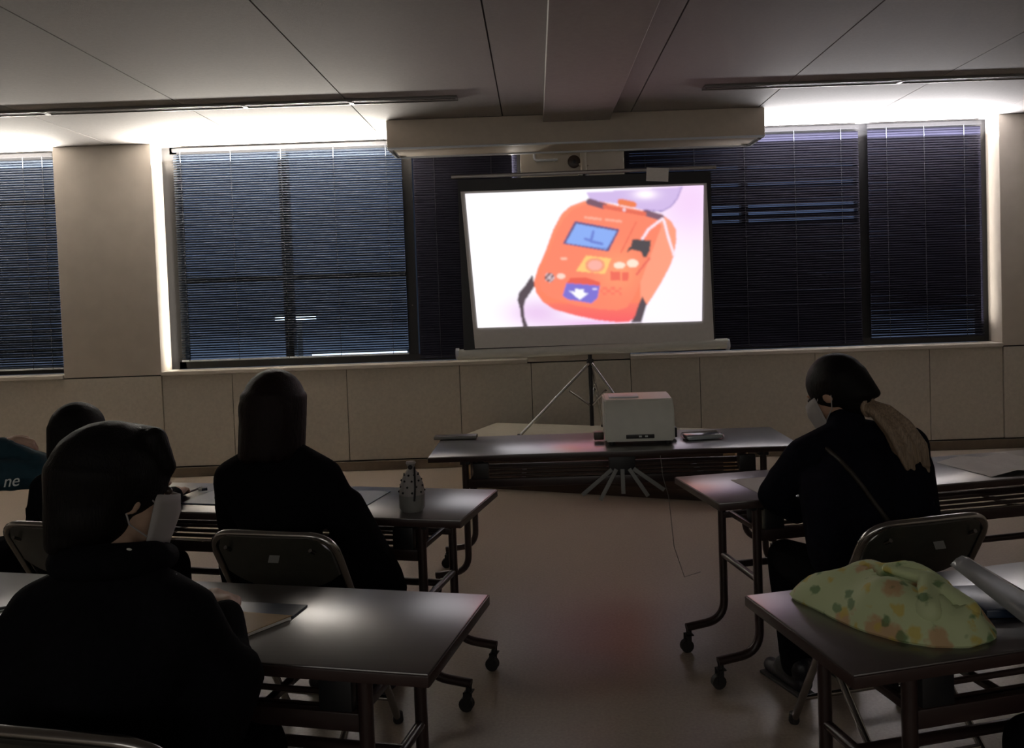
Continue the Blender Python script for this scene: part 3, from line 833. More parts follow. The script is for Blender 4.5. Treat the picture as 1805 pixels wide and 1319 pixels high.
    for sd in 'LR':
        an, to = g('an' + sd), g('to' + sd)
        f = (to - an); f.z = 0; f.normalize()
        bm = bmesh.new()
        hb = Vector((an.x, an.y, 0.045)) - f * 0.03
        cap(bm, hb, 0.038 * s, Vector((to.x, to.y, 0.036)) + f * 0.02, 0.030 * s)
        cap(bm, hb + Vector((0, 0, 0.055)), 0.046 * s, hb + f * 0.10 + Vector((0, 0, 0.022)), 0.038 * s)
        sh_ = remesh('shoe', bm, MT['shoe'], root, 0.007, 3)
        bm = bmesh.new(); m_ = (hb + to) / 2
        add_box(bm, (0, 0, 0.006), (0.07 * s, (to - hb).length + 0.075, 0.012), None, 0.004)
        so = obj('sole', bm, MT['sole'], sh_); so.location = (m_.x + f.x * 0.01, m_.y + f.y * 0.01, 0.0); so.rotation_euler.z = math.atan2(-f.x, f.y)
    if collar:
        bm = bmesh.new()
        d = (hl(0, -0.01, -0.06) - nk).normalized()
        cr_, cl_ = J.get('collar', (0.078, 0.055)); cap(bm, nk, cr_ * s, nk + d * cl_, cr_ * 0.9 * s); remesh('collar', bm, MT[collar], root, 0.008, 2)
    return root, hl, hell, HR, body

def mask_on(root, hl, hell, HR, s):
    bm = bmesh.new()
    N, Mv = 12, 6
    rows = []
    for j in range(Mv + 1):
        v = j / Mv
        z = -0.010 - 0.10 * v
        rw = []
        for i in range(N + 1):
            u = i / N * 2 - 1
            a = u * R(74)
            bul = 0.026 * math.exp(-(u / 0.35) ** 2) * (1 - abs(v - 0.35))
            rx, ry = 0.070 - 0.014 * v, 0.084 + bul
            rw.append(bm.verts.new(hl(rx * math.sin(a), 0.022 + ry * math.cos(a), z + 0.01 * abs(u) * (v - 0.5) * -1.5)))
        rows.append(rw)
    for a, b in zip(rows, rows[1:]):
        for i in range(N): bm.faces.new((a[i], a[i + 1], b[i + 1], b[i]))
    mk = obj('face_mask', bm, MT['mask'], root)
    md = mk.modifiers.new('thick', 'SOLIDIFY'); md.thickness = 0.003
    for k in (-1, 1):
        bm = bmesh.new()
        add_tube(bm, [hl(0.066 * k, 0.045, -0.018), hl(0.079 * k, 0.02, -0.002), hl(0.084 * k, -0.014, 0.012), hl(0.082 * k, -0.024, -0.012), hl(0.074 * k, 0.0, -0.06), hl(0.056 * k, 0.05, -0.09)], 0.0018, 6)
        obj('ear_loop', bm, MT['mask'], mk)

def glasses_on(root, hl, dark):
    bm = bmesh.new()
    for k in (-1, 1):
        add_tube(bm, [hl(0.032 * k + 0.022 * math.cos(t), 0.104, 0.0 + 0.017 * math.sin(t)) for t in [i * math.pi / 8 for i in range(17)]], 0.0015, 6)
        add_tube(bm, [hl(0.054 * k, 0.102, 0.004), hl(0.078 * k, 0.05, 0.006), hl(0.084 * k, -0.015, 0.006)], 0.0016, 6)
    add_tube(bm, [hl(-0.01, 0.106, 0.003), hl(0.01, 0.106, 0.003)], 0.0015, 6)
    obj('glasses', bm, dark, root)

# --- the long-haired woman in black (middle left)
JA = dict(pelvis=(-0.845, 2.67, 0.535), chest=(-0.872, 2.73, 0.815), neck=(-0.885, 2.76, 0.965), head=(-0.893, 2.79, 1.118), hrot=(-6, 0, -10), yaw=-13,
          shL=(-1.045, 2.77, 0.880), shR=(-0.725, 2.71, 0.885), elL=(-1.085, 2.86, 0.70), wrL=(-1.02, 3.06, 0.745), elR=(-0.635, 2.73, 0.70), wrR=(-0.56, 2.80, 0.535),
          handL=((0.25, 1, 0.0), (0, 0, 1), 0.4), handR=((0.2, 0.9, -0.3), (0.3, 0, 1), 0.4),
          hpL=(-0.92, 2.70, 0.51), hpR=(-0.76, 2.68, 0.51), knL=(-0.85, 3.06, 0.50), knR=(-0.62, 3.02, 0.50), anL=(-0.86, 3.08, 0.09), anR=(-0.62, 3.06, 0.09), toL=(-0.83, 3.22, 0.035), toR=(-0.57, 3.20, 0.035),
          extra=(((-0.66, 2.70, 0.78), 0.075, (-0.55, 2.72, 0.53), 0.08), ((-0.76, 2.66, 0.60), 0.11, (-0.58, 2.70, 0.50), 0.085), ((-0.98, 2.68, 0.62), 0.09, (-0.94, 2.66, 0.52), 0.10), ((-0.58, 2.70, 0.55), 0.06, (-0.51, 2.72, 0.50), 0.05)))
ra, hl, hell, HR, b_ = person('woman with long straight dark hair, in black, seen from behind at middle left', (-0.84, 2.66), JA, 1.0, collar='blackcloth')
bm = bmesh.new()
hell(bm, (0, -0.018, 0.02), (0.100, 0.112, 0.106))
for k in range(40):
    a = R(-200 + 220 * (k / 39))
    x, y = 0.084 * math.cos(a), -0.020 + 0.09 * math.sin(a)
    cap(bm, hl(x, y, 0.03), 0.025, hl(x * 1.06 + random.uniform(-.004, .004), y * 1.0 - 0.012, -0.16 + random.uniform(-.012, .008)), 0.017)
for x in (-0.05, -0.02, 0.02, 0.05): cap(bm, hl(x, -0.075, 0.0), 0.045, hl(x, -0.085, -0.15), 0.03)
remesh('hair', bm, MT['hairred'], ra, 0.006, 2)

# --- the child with the green collar (far left)
JB = dict(collar=(0.092, 0.052), pelvis=(-1.625, 2.86, 0.52), chest=(-1.64, 2.93, 0.755), neck=(-1.635, 2.95, 0.885), head=(-1.665, 2.97, 1.02), hrot=(-8, 0, -20), yaw=-14,
          shL=(-1.79, 2.96, 0.825), shR=(-1.49, 2.90, 0.825), elL=(-1.86, 3.02, 0.68), wrL=(-1.74, 3.20, 0.735), elR=(-1.42, 2.98, 0.68), wrR=(-1.44, 3.20, 0.735),
          handL=((0.3, 1, 0), (0, 0, 1), 0.4), handR=((-0.2, 1, 0), (0, 0, 1), 0.4),
          hpL=(-1.69, 2.88, 0.50), hpR=(-1.54, 2.86, 0.50), knL=(-1.62, 3.20, 0.47), knR=(-1.44, 3.16, 0.47), anL=(-1.60, 3.20, 0.09), anR=(-1.42, 3.16, 0.09), toL=(-1.57, 3.33, 0.035), toR=(-1.39, 3.29, 0.035))
rb, hl, hell, HR, b_ = person('child with short round black hair and green collar, seen from behind at far left', (-1.62, 2.86), JB, 0.92, collar='green')
bm = bmesh.new()
hell(bm, (0, -0.018, 0.022), (0.093, 0.108, 0.103))
for k in range(26):
    a = R(-195 + 210 * (k / 25))
    x, y = 0.074 * math.cos(a), -0.022 + 0.082 * math.sin(a)
    cap(bm, hl(x, y, 0.02), 0.022, hl(x * 0.95, y - 0.004, -0.065 + random.uniform(-.01, .01) - 0.02 * abs(math.sin(a))), 0.014)
remesh('hair', bm, MT['hair'], rb, 0.006, 2)

# --- the boy with a face mask (near left)
JD = dict(pelvis=(-0.85, 1.52, 0.535), chest=(-0.845, 1.575, 0.79), neck=(-0.845, 1.60, 0.935), head=(-0.846, 1.635, 1.105), hrot=(-12, 0, -42), yaw=-14,
          shL=(-1.005, 1.62, 0.865), shR=(-0.690, 1.545, 0.875), elL=(-1.06, 1.62, 0.66), wrL=(-1.0, 1.84, 0.735), elR=(-0.640, 1.615, 0.705), wrR=(-0.712, 1.80, 0.782),
          handL=((0.5, 1, 0), (0, 0, 1), 0.5), handR=((-0.2, 0.6, 0.10), (0.5, 0.3, 1), 0.9),
          hpL=(-0.93, 1.54, 0.51), hpR=(-0.76, 1.52, 0.51), knL=(-0.84, 1.90, 0.475), knR=(-0.672, 1.84, 0.46), anL=(-0.86, 1.93, 0.09), anR=(-0.67, 1.90, 0.09), toL=(-0.84, 2.07, 0.035), toR=(-0.64, 2.04, 0.035),
          extra=(((-0.99, 1.60, 0.84), 0.085, (-1.0, 1.58, 0.62), 0.10), ((-0.64, 1.61, 0.72), 0.075, (-0.66, 1.56, 0.66), 0.08)))
rd, hl, hell, HR, b_ = person('boy with thick black hair and a face mask, in black, at the near left', (-0.85, 1.52), JD, 1.0, skin='skinb')
bm = bmesh.new()
hell(bm, (0, -0.022, 0.03), (0.097, 0.116, 0.104)); hell(bm, (0, -0.05, -0.05), (0.084, 0.078, 0.075))
for k in range(44):
    a = R(-190 + 200 * (k / 43))
    x, y = 0.078 * math.cos(a), -0.026 + 0.092 * math.sin(a)
    back = max(0, -math.sin(a))
    cap(bm, hl(x, y, 0.03), 0.024, hl(x * 0.98 * (1 - 0.2 * back), y + 0.012 * back, -0.02 - 0.085 * back + random.uniform(-.012, .012)), 0.012)
for k in range(12):
    x = -0.07 + 0.14 * k / 11
    cap(bm, hl(x * 0.8, 0.03, 0.105), 0.025, hl(x, 0.086 - abs(x) * 0.3, 0.045 + random.uniform(-.008, .008)), 0.012)
remesh('hair', bm, MT['hair'], rd, 0.006, 2)
mask_on(rd, hl, hell, HR, 1.0)
# hood lying round the boy's neck
nk = Vector(JD['neck']) - Vector((-0.85, 1.52, 0))
bm = bmesh.new()
ring = [nk + Vector((0.088 * math.cos(a), 0.085 * math.sin(a) + 0.01, 0.035 - 0.02 * math.sin(a))) for a in [k * math.pi / 10 for k in range(21)]]
for a, b in zip(ring, ring[1:]): cap(bm, a, 0.036 if a.y < nk.y else 0.028, b, 0.036 if b.y < nk.y else 0.028)
remesh('hood', bm, MT['blackcloth'], rd, 0.008, 3)
bm = bmesh.new(); ico(bm, nk + Vector((0.050, -0.07, 0.075)), (0.022, 0.008, 0.006)); obj('shirt_collar', bm, MT['white'], rd)

# --- the woman with a ponytail (middle right)
JC = dict(collar=(0.076, 0.036), pelvis=(1.055, 2.60, 0.535), chest=(1.045, 2.69, 0.80), neck=(1.03, 2.755, 0.955), head=(1.018, 2.815, 1.098), hrot=(-27, 4, 42), yaw=14,
          shL=(0.885, 2.76, 0.885), shR=(1.215, 2.70, 0.925), elL=(0.800, 2.83, 0.742), wrL=(0.905, 2.895, 0.655), elR=(1.245, 2.74, 0.745), wrR=(1.15, 2.99, 0.745),
          handL=((0.9, 0.35, -0.1), (-0.3, -0.4, 1), 0.7), handR=((-0.3, 1, 0), (0, 0, 1), 0.6),
          hpL=(0.975, 2.62, 0.50), hpR=(1.13, 2.62, 0.50), knL=(0.880, 2.97, 0.475), knR=(1.08, 3.00, 0.47), anL=(0.895, 2.93, 0.09), anR=(1.10, 3.02, 0.09), toL=(0.85, 3.05, 0.035), toR=(1.06, 3.16, 0.035),
          extra=(((1.18, 2.68, 0.86), 0.10, (1.17, 2.62, 0.62), 0.11), ((0.94, 2.72, 0.82), 0.09, (0.95, 2.63, 0.60), 0.10)))
rc, hl, hell, HR, b_ = person('woman with a light brown ponytail bending over the table at middle right', (1.055, 2.60), JC, 1.0, jacket='navycloth', collar='navycloth')
bm = bmesh.new()
hell(bm, (0, -0.016, 0.024), (0.092, 0.106, 0.103))
for k in range(30):
    a = R(-190 + 200 * (k / 29))
    x, y = 0.072 * math.cos(a), -0.022 + 0.082 * math.sin(a)
    cap(bm, hl(x, y, 0.03), 0.022, hl(x * 0.75, min(y, 0) - 0.02, -0.05 - 0.01 * abs(math.sin(a))), 0.016)
hell(bm, (0.0, -0.05, -0.045), (0.068, 0.055, 0.066)); cap(bm, hl(0.02, -0.08, 0.0), 0.045, Vector((1.082, 2.722, 1.062)) - Vector((1.055, 2.60, 0)), 0.026)
remesh('hair', bm, MT['hair'], rc, 0.006, 2)
tie = Vector((1.082, 2.722, 1.062)) - Vector((1.055, 2.60, 0))
bm = bmesh.new()
path = [tie, tie + Vector((0.040, -0.045, -0.022)), tie + Vector((0.075, -0.085, -0.07)), tie + Vector((0.10, -0.11, -0.13)), tie + Vector((0.112, -0.118, -0.18))]
for k in range(30):
    ox, oy, oz = random.uniform(-.032, .032), random.uniform(-.014, .014), random.uniform(-.024, .018)
    for i in range(4):
        spread = (0.35, 0.8, 1.15, 1.4, 1.2)
        rr = (0.014, 0.013, 0.012, 0.011, 0.007)
        a = path[i] + Vector((ox, oy, oz)) * spread[i]; b = path[i + 1] + Vector((ox, oy, oz)) * spread[i + 1]
        cap(bm, a, rr[i], b, rr[i + 1])
pt_ = remesh('ponytail', bm, MT['hairlight'], rc, 0.005, 1); pt_['label'] = 'light brown ponytail'
bm = bmesh.new()
add_tube(bm, [tie + Vector((0.022 * math.cos(t), 0.01 * math.cos(t), 0.026 * math.sin(t) )) + Vector((0.008, -0.008, -0.008)) for t in [i * math.pi / 8 for i in range(17)]], 0.009, 8); obj('hair_tie', bm, MT['hairlight'], rc)
mask_on(rc, hl, hell, HR, 1.0)
from mathutils.bvhtree import BVHTree
jk = [c for c in rc.children if c.name.startswith('jacket')][0]
tree = BVHTree.FromPolygons([v.co for v in jk.data.vertices], [tuple(q.vertices) for q in jk.data.polygons])
bm = bmesh.new()
sp = []
for k in range(15):
    t = k / 14
    hit = tree.ray_cast(Vector((-0.115 + 0.235 * t, -1.0, 0.925 - 0.36 * t)), Vector((0, 1, 0)))[0]
    if hit: sp.append(hit + Vector((0, -0.004, 0)))
for a, b in zip(sp, sp[1:]): cap(bm, a, 0.008, b, 0.008)
o = remesh('bag_strap', bm, mat('brown strap', (0.022, 0.016, 0.010), 0.6), rc, 0.004, 1); o['label'] = 'thin brown strap across the back'

# --- the person in a teal jacket with a raised hand (left edge)
JL = dict(pelvis=(-2.37, 3.0, 0.535), chest=(-2.35, 3.05, 0.80), neck=(-2.33, 3.08, 0.945), head=(-2.28, 3.12, 1.10), hrot=(-8, 0, -20), yaw=-14,
          shL=(-2.52, 3.08, 0.87), shR=(-2.18, 3.02, 0.87), elL=(-2.56, 3.08, 0.68), wrL=(-2.42, 3.28, 0.735), elR=(-1.87, 3.13, 0.845), wrR=(-2.10, 3.17, 0.955),
          handL=((0.3, 1, 0), (0, 0, 1), 0.4), handR=((0.95, 0.05, 0.08), (0.1, -0.5, 1), 1.0),
          hpL=(-2.45, 3.02, 0.51), hpR=(-2.28, 3.0, 0.51), knL=(-2.35, 3.38, 0.49), knR=(-2.16, 3.36, 0.49), anL=(-2.36, 3.40, 0.09), anR=(-2.16, 3.38, 0.09), toL=(-2.32, 3.54, 0.035), toR=(-2.12, 3.52, 0.035))
rl_, hl, hell, HR, b_ = person('person in a dark teal jacket raising a fist, cut by the left edge', (-2.37, 3.0), JL, 1.0, skin='skinb', jacket='teal')
bm = bmesh.new(); hell(bm, (0, -0.018, 0.022), (0.093, 0.108, 0.103)); hell(bm, (0, -0.04, -0.02), (0.08, 0.08, 0.07)); remesh('hair', bm, MT['hair'], rl_, 0.006, 2)
fc = bpy.data.curves.new('lettering', 'FONT'); fc.body = 'ne'; fc.size = 0.062; fc.shear = 0.25; fc.extrude = 0.001; fc.align_x = 'CENTER'; fc.align_y = 'CENTER'
fo = bpy.data.objects.new('lettering', fc); COL.objects.link(fo)
dg = bpy.context.evaluated_depsgraph_get()
fm = bpy.data.meshes.new_from_object(fo.evaluated_get(dg)); bpy.data.objects.remove(fo)
fm.materials.clear(); fm.materials.append(MT['whiteprint'])
fo = bpy.data.objects.new('lettering', fm); COL.objects.link(fo); fo.parent = rl_
fo.rotation_euler = (R(80), R(-4), R(0)); fo.location = Vector((-1.955, 3.012, 0.845)) - Vector((-2.37, 3.0, 0))

# --- the person at the right edge with a teal sleeve
JE = dict(pelvis=(1.37, 1.40, 0.535), chest=(1.36, 1.46, 0.80), neck=(1.355, 1.49, 0.945), head=(1.345, 1.52, 1.10), hrot=(-10, 0, 12), yaw=12,
          shL=(1.20, 1.50, 0.87), shR=(1.52, 1.56, 0.87), elL=(1.10, 1.62, 0.745), wrL=(1.24, 1.80, 0.735), elR=(1.57, 1.60, 0.68), wrR=(1.45, 1.85, 0.735),
          handL=((0.3, 1, 0), (0, 0, 1), 0.4), handR=((-0.3, 1, 0), (0, 0, 1), 0.4),
          hpL=(1.28, 1.42, 0.51), hpR=(1.45, 1.46, 0.51), knL=(1.035, 1.72, 0.465), knR=(1.36, 1.84, 0.49), anL=(1.06, 1.74, 0.09), anR=(1.34, 1.86, 0.09), toL=(1.02, 1.87, 0.035), toR=(1.30, 2.0, 0.035))
re_, hl, hell, HR, b_ = person('person with a dark teal sleeve on the near table, cut by the right edge', (1.37, 1.40), JE, 1.0, skin='skinb', jacket='teal')
bm = bmesh.new(); hell(bm, (0, -0.018, 0.022), (0.093, 0.108, 0.103)); hell(bm, (0, -0.04, -0.02), (0.08, 0.08, 0.07)); remesh('hair', bm, MT['hair'], re_, 0.006, 2)

# ------------------------------------------------------------------ things on the tables
TZ = 0.7005
# projector
p = thing('projector', 'large white projector with sloping shoulders on the front table', 'projector', (0.50, 4.20, TZ), R(-2))
bm = bmesh.new()
pr = [(-0.14, 0.02), (-0.14, 0.165), (-0.10, 0.225), (0.12, 0.235), (0.14, 0.22), (0.14, 0.02)]
va = [bm.verts.new((-0.172, y, z)) for y, z in pr]; vb = [bm.verts.new((0.172, y, z)) for y, z in pr]
bm.faces.new(va); bm.faces.new(vb[::-1])
for k in range(len(pr)): bm.faces.new((va[k], va[(k + 1) % len(pr)], vb[(k + 1) % len(pr)], vb[k]))
bmesh.ops.bevel(bm, geom=list(bm.edges), offset=0.008, segments=2, affect='EDGES')
obj('body', bm, MT['white'], p)
box_obj('vent_slot', (0.0, -0.141, 0.045), (0.14, 0.006, 0.020), MT['black'], p, 0.002)
for xx in (0.0, 0.03): box_obj('indicator', (xx, -0.1455, 0.046), (0.014, 0.003, 0.008), MT['whiteprint'], p)
box_obj('lamp_cover', (-0.07, 0.0, 0.2335), (0.15, 0.10, 0.006), MT['rail_white'], p, 0.002, (R(2.6), 0, 0))
bm = bmesh.new(); add_tube(bm, [(0, 0.13, 0.13), (0, 0.165, 0.135)], 0.045, 20); obj('lens', bm, MT['black'], p)
for sx_ in (-1, 1):
    for sy_ in (-1, 1):
        bm = bmesh.new(); add_lathe(bm, [(0.014, 0), (0.014, 0.022)], 12, (sx_ * 0.14, sy_ * 0.1, 0)); obj('foot', bm, MT['rubber'], p)
box_obj('cable_plug', (-0.2, 0.02, 0.03), (0.05, 0.06, 0.04), MT['darkwood'], p, 0.004)
box_obj('cable_plug', (0.187, 0.03, 0.035), (0.03, 0.05, 0.05), MT['black'], p, 0.004)
# packet beside it
p = thing('packet', 'clear plastic packet of white things beside the projector', 'packet', (0.83, 4.20, TZ), R(8))
bm = bmesh.new(); add_box(bm, (0, 0, 0.012), (0.18, 0.10, 0.022), None, 0.008); obj('contents', bm, MT['whiteprint'], p)
bm = bmesh.new(); add_box(bm, (0, 0, 0.0145), (0.20, 0.115, 0.029), None, 0.010); obj('wrapper', bm, MT['clear'], p)
# thin folder at its left end
p = thing('document_case', 'thin dark document case lying on the left end of the front table', 'case', (-0.46, 4.455, TZ), R(-1))
box_obj('cover', (0, 0, 0.009), (0.23, 0.07, 0.018), MT['darkwood'], p, 0.003)
box_obj('spine', (0, -0.037, 0.009), (0.23, 0.006, 0.014), MT['grey'], p, 0.002)
# pale strips fanning down under the front table
p = thing('strip_bundle', 'bundle of pale strips fanning down under the front table edge', 'strips', (0.395, 4.005, 0.60), 0)
bm = bmesh.new(); add_box(bm, (0, 0.01, 0.022), (0.13, 0.03, 0.10), None, 0.005); obj('clamp', bm, MT['black'], p)
for a, ln in ((-52, 0.19), (-30, 0.17), (0, 0.12), (33, 0.16), (54, 0.18)):
    bm = bmesh.new()
    d = Vector((math.sin(R(a)), -0.12, -math.cos(R(a)))).normalized()
    s0 = Vector((0.05 * a / 50, -0.010, 0.0))
    add_box(bm, (0, 0, -ln / 2), (0.020, 0.004, ln), None, 0.0012)
    bmesh.ops.rotate(bm, cent=(0, 0, 0), matrix=Euler((R(-6), R(-a), 0), 'XYZ').to_matrix(), verts=bm.verts)
    bmesh.ops.translate(bm, vec=s0, verts=bm.verts)
    obj('strip', bm, MT['palegrey'], p)
tag(tube_obj('white_cord', [(0.585, 4.02, 0.665), (0.59, 3.99, 0.56), (0.615, 3.99, 0.46), (0.625, 4.0, 0.36), (0.64, 4.02, 0.20), (0.70, 4.1, 0.02), (0.80, 4.2, 0.008)], 0.0018, MT['grey'], None, 8), 'thin pale cord hanging from the front table to the floor', 'cord')

# dotted drawstring pouch on the middle-left table
p = thing('drawstring_pouch', 'white drawstring pouch with black dots on the middle left table', 'pouch', (-0.472, 2.955, TZ), 0)
bm = bmesh.new(); add_lathe(bm, [(0.036, 0), (0.044, 0.012), (0.045, 0.07), (0.041, 0.095), (0.030, 0.125), (0.014, 0.150), (0.011, 0.157), (0.018, 0.172), (0.016, 0.178)], 28)
for v in bm.verts:
    a = math.atan2(v.co.y, v.co.x); v.co.x *= 1 + 0.05 * math.sin(5 * a) * (v.co.z > 0.08); v.co.y *= 1 + 0.05 * math.sin(5 * a + 1) * (v.co.z > 0.08)
obj('cloth', bm, MT['mask'], p)
bm = bmesh.new(); add_lathe(bm, [(0.0375, -0.0005), (0.0455, 0.012), (0.0465, 0.055), (0.0462, 0.0605)], 28); lo = obj('lower_band', bm, MT['grey'], p); lo['label'] = 'grey lower band'
for zz in (0.072, 0.092, 0.112, 0.132):
    rr = {0.072: 0.0455, 0.092: 0.042, 0.112: 0.0355, 0.132: 0.0262}[zz]
    for k in range(8):
        a = R(45 * k + (22 if int(zz * 1000) % 40 < 20 else 0) - 80)
        bm = bmesh.new(); ico(bm, (rr * math.cos(a), rr * math.sin(a), zz), (0.0045, 0.0045, 0.0045), None, 1); obj('dot', bm, MT['black'], p)
tube_obj('drawstring', fillet([(0.014, -0.004, 0.156), (0.018, -0.034, 0.13), (0.02, -0.048, 0.09), (0.016, -0.052, 0.045)], 0.02), 0.0035, MT['black'], p, 8)
bm = bmesh.new(); ico(bm, (0.0, -0.016, 0.160), 0.009, None, 2); obj('cord_stop', bm, MT['black'], p)

def sheet(name, label, cat, pts, m, th=0.0014, z=TZ, group=None, curl=0.0):
    c = Vector((sum(p[0] for p in pts) / len(pts), sum(p[1] for p in pts) / len(pts), z))
    bm = bmesh.new()
    add_prism(bm, [(p[0] - c.x, p[1] - c.y) for p in pts], 0, th)
    o = obj(name, bm, m, None, False, loc=c)
    return tag(o, label, cat, group)
def rect(cx, cy, w, d, a):
    c, s = math.cos(R(a)), math.sin(R(a))
    return [(cx + c * x - s * y, cy + s * x + c * y) for x, y in ((-w / 2, -d / 2), (w / 2, -d / 2), (w / 2, d / 2), (-w / 2, d / 2))]
# middle left table
sheet('folder', 'dark navy folder beside the dotted pouch', 'folder', rect(-0.755, 3.125, 0.235, 0.32, -13.5), MT['navyfile'], 0.004)
sheet('folder', 'dark navy folder on the table left of the long-haired woman', 'folder', rect(-1.27, 3.285, 0.22, 0.28, -13.5), MT['navyfile'], 0.004)
p = thing('pencil', 'dark pencil on the folder left of the long-haired woman', 'pencil', (-1.445, 3.325, TZ + 0.0085), R(78))
tube_obj('shaft', [(-0.10, 0, 0), (0.085, 0, 0)], 0.004, MT['black'], p, 6); tube_obj('tip', [(0.085, 0, 0), (0.10, 0, 0)], [0.004, 0.0008], MT['wood'], p, 6)
box = thing('eraser', 'small pale eraser beside the pencil', 'eraser', (-1.40, 3.375, TZ + 0.0045), R(20))
bm = bmesh.new(); add_box(bm, (0, 0, 0.006), (0.035, 0.018, 0.011), None, 0.002); obj('block', bm, MT['whiteprint'], box)
bm = bmesh.new(); add_box(bm, (0.006, 0, 0.006), (0.022, 0.0185, 0.0116), None, 0.001); obj('sleeve', bm, MT['navyfile'], box)
# near left table
sheet('folder', 'blue folder by the hand of the masked boy', 'folder', rect(-0.735, 2.035, 0.26, 0.075, -12), MT['navyfile'], 0.004)
p = thing('booklet', 'tan booklet with pale edges under the boy\'s hand', 'booklet', (-0.735, 1.955, TZ), R(-12))
bm = bmesh.new(); add_prism(bm, [(-0.10, -0.07), (0.06, -0.085), (0.115, 0.030), (-0.09, 0.04)], 0.001, 0.009); obj('pages', bm, MT['paper'], p, False)
bm = bmesh.new(); add_prism(bm, [(-0.102, -0.072), (0.062, -0.088), (0.118, 0.031), (-0.092, 0.042)], 0.009, 0.0105); obj('cover', bm, MT['brass'], p, False)
p = thing('pen', 'black pen lying at the left end of the near left table', 'pen', (-1.335, 2.13, TZ + 0.004), R(28))
tube_obj('barrel', [(-0.09, 0, 0), (0.06, 0, 0)], 0.004, MT['black'], p, 8); tube_obj('cap', [(0.03, 0, 0), (0.075, 0, 0)], 0.0048, MT['grey'], p, 8)
# middle right table
sheet('sheet_of_paper', 'white sheet of paper under the arm of the ponytailed woman', 'paper', rect(0.885, 3.13, 0.21, 0.297, 12), MT['paper'], 0.0012)
p = thing('pamphlet', 'open folded pamphlet at the far end of the middle right table', 'pamphlet', (1.86, 3.335, TZ), R(14))
for k, (x0, x1, z0, z1) in enumerate(((-0.17, -0.05, 0.001, 0.018), (-0.05, 0.06, 0.018, 0.004), (0.06, 0.18, 0.004, 0.014))):
    bm = bmesh.new()
    a = [bm.verts.new(v) for v in ((x0, -0.15, z0), (x1, -0.15, z1), (x1, 0.15, z1), (x0, 0.15, z0))]
    b = [bm.verts.new((v.co.x, v.co.y, v.co.z + 0.0012)) for v in a]
    bm.faces.new(a[::-1]); bm.faces.new(b)
    for i in range(4): bm.faces.new((a[i], a[(i + 1) % 4], b[(i + 1) % 4], b[i]))
    obj('leaf', bm, MT['paper'], p, False)

# ------------------------------------------------------------------ floral cloth bundle and clear file on the near right table
def floral_mat():
    m = bpy.data.materials.new('pale green floral cloth'); m.use_nodes = True
    n, l = m.node_tree.nodes, m.node_tree.links
    b = n['Principled BSDF']; b.inputs['Roughness'].default_value = 0.7
    c = n.new('ShaderNodeTexCoord')
    base = (0.52, 0.60, 0.34, 1)
    prev = None
    for sc_, thr, colr, seed in ((13, 0.32, (0.50, 0.26, 0.13, 1), 0.0), (19, 0.28, (0.55, 0.42, 0.06, 1), 5.3), (21, 0.27, (0.06, 0.16, 0.05, 1), 11.0)):
        mpn = n.new('ShaderNodeMapping'); mpn.inputs['Location'].default_value = (seed, seed * 0.7, 0)
        l.new(c.outputs['Object'], mpn.inputs['Vector'])
        nz = n.new('ShaderNodeTexNoise'); nz.inputs['Scale'].default_value = 40; l.new(mpn.outputs[0], nz.inputs['Vector'])
        mxv = n.new('ShaderNodeMix'); mxv.data_type = 'VECTOR'; mxv.inputs[0].default_value = 0.03
        l.new(mpn.outputs[0], mxv.inputs[4]); l.new(nz.outputs['Color'], mxv.inputs[5])
        v = n.new('ShaderNodeTexVoronoi'); v.inputs['Scale'].default_value = sc_; l.new(mxv.outputs[1], v.inputs['Vector'])
        r = n.new('ShaderNodeValToRGB'); r.color_ramp.elements[0].position = thr - 0.06; r.color_ramp.elements[1].position = thr + 0.05
        r.color_ramp.elements[0].color = (0.75, 0.75, 0.75, 1); r.color_ramp.elements[1].color = (0, 0, 0, 1)
        l.new(v.outputs['Distance'], r.inputs[0])
        mx = n.new('ShaderNodeMix'); mx.data_type = 'RGBA'
        l.new(r.outputs[0], mx.inputs[0])
        if prev is None: mx.inputs[6].default_value = base
        else: l.new(prev, mx.inputs[6])
        mx.inputs[7].default_value = colr
        prev = mx.outputs[2]
    l.new(prev, b.inputs['Base Color'])
    return m
p = thing('cloth_bundle', 'pale green floral cloth bundle on the near right table', 'bundle', (0.80, 1.83, TZ), 0)
outl = [(-0.215, 0.165), (-0.165, 0.06), (-0.13, -0.03), (-0.07, -0.105), (0.0, -0.15), (0.075, -0.155), (0.14, -0.13), (0.175, -0.06), (0.17, 0.02), (0.155, 0.09), (0.12, 0.15), (0.05, 0.185), (-0.03, 0.20), (-0.12, 0.20)]
def bundle_r(a):
    best = 0
    n = len(outl)
    dx, dy = math.cos(a), math.sin(a)
    for i in range(n):
        x1, y1 = outl[i]; x2, y2 = outl[(i + 1) % n]
        den = dx * (y2 - y1) - dy * (x2 - x1)
        if abs(den) < 1e-9: continue
        t = (x1 * (y2 - y1) - y1 * (x2 - x1)) / den
        u = (x1 * dy - y1 * dx) / den
        if t > 0 and -1e-6 <= u <= 1 + 1e-6: best = max(best, t)
    return best
bm = bmesh.new()
NA, NR = 72, 16
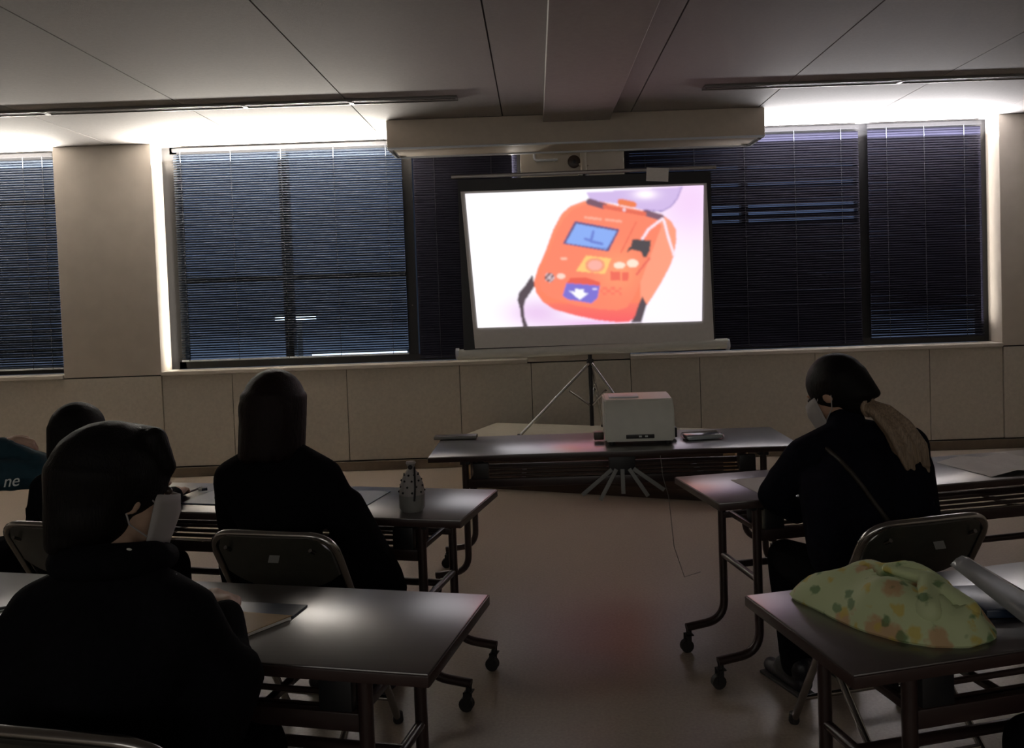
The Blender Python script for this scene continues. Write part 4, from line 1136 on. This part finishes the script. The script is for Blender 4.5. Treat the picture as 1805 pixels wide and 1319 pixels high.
def bh(x, y, q):
    h = 0.115 * (1 - q ** 2.6) ** 0.8
    h += 0.012 * math.sin(x * 34 + 9 * y + 2 * math.sin(y * 22)) * (1 - q * q) * (0.5 + q)
    h += 0.010 * math.sin(y * 41 - 17 * x + 1.3) * (1 - q) * 1.2
    d = (x - 0.03) * 0.55 + (y + 0.02) * 0.83      # tie crease
    h -= 0.045 * math.exp(-(d / 0.020) ** 2) * (1 - q * q) * (x > -0.05)
    e = (x - 0.09) * 0.8 - (y + 0.07) * 0.6
    h -= 0.034 * math.exp(-(e / 0.015) ** 2) * (1 - q * q) * (x > 0.0)
    return max(0.004, h)
top = [[None] * NA for _ in range(NR + 1)]
ctr = bm.verts.new((0, 0, bh(0, 0, 0)))
for j in range(1, NR + 1):
    q = j / NR
    for k in range(NA):
        a = 2 * math.pi * k / NA
        r = bundle_r(a) * q * (1 + (0.03 * math.sin(7 * a + 2 * q) if j < NR else 0.012 * math.sin(9 * a)))
        x, y = r * math.cos(a), r * math.sin(a)
        top[j][k] = bm.verts.new((x, y, bh(x, y, q) if j < NR else 0.006))
for k in range(NA):
    bm.faces.new((ctr, top[1][k], top[1][(k + 1) % NA]))
    for j in range(1, NR): bm.faces.new((top[j][k], top[j + 1][k], top[j + 1][(k + 1) % NA], top[j][(k + 1) % NA]))
bot = [bm.verts.new((v.co.x * 0.97, v.co.y * 0.97, 0.0)) for v in top[NR]]
for k in range(NA): bm.faces.new((top[NR][k], bot[k], bot[(k + 1) % NA], top[NR][(k + 1) % NA]))
bm.faces.new(bot[::-1])
obj('cloth', bm, floral_mat(), p)
# knot ears
bm = bmesh.new()
for a, b, ra_, rb_ in (((0.05, -0.02, 0.10), (0.01, -0.10, 0.06), 0.020, 0.030), ((0.05, -0.02, 0.10), (0.10, -0.09, 0.055), 0.018, 0.028), ((0.05, -0.02, 0.10), (-0.02, 0.03, 0.11), 0.018, 0.012)):
    cap(bm, a, ra_, b, rb_)
kn = remesh('knot', bm, floral_mat(), p, 0.006, 3)
p = thing('clear_file', 'clear plastic file curling behind the floral bundle', 'file', (1.035, 1.87, TZ), R(0))
bm = bmesh.new()
rows = []
for i in range(13):
    t = i / 12
    a = Vector((-0.07, 0.07, 0.085)).lerp(Vector((0.0, -0.13, 0.01)), t); b = Vector((-0.01, 0.075, 0.09)).lerp(Vector((0.055, -0.05, 0.05)), t)
    rows.append([bm.verts.new(a.lerp(b, k / 4) + Vector((0, 0, 0.018 * math.sin(math.pi * k / 4)))) for k in range(5)])
for x, y in zip(rows, rows[1:]):
    for k in range(4): bm.faces.new((x[k], x[k + 1], y[k + 1], y[k]))
s_ = obj('sheet', bm, MT['film'], p)
md = s_.modifiers.new('thick', 'SOLIDIFY'); md.thickness = 0.0012
bm = bmesh.new(); add_box(bm, (0, 0, 0), (0.10, 0.16, 0.02), None, 0.004); o = obj('contents', bm, MT['navyfile'], p); o.location = (0.0, 0.03, 0.0105)
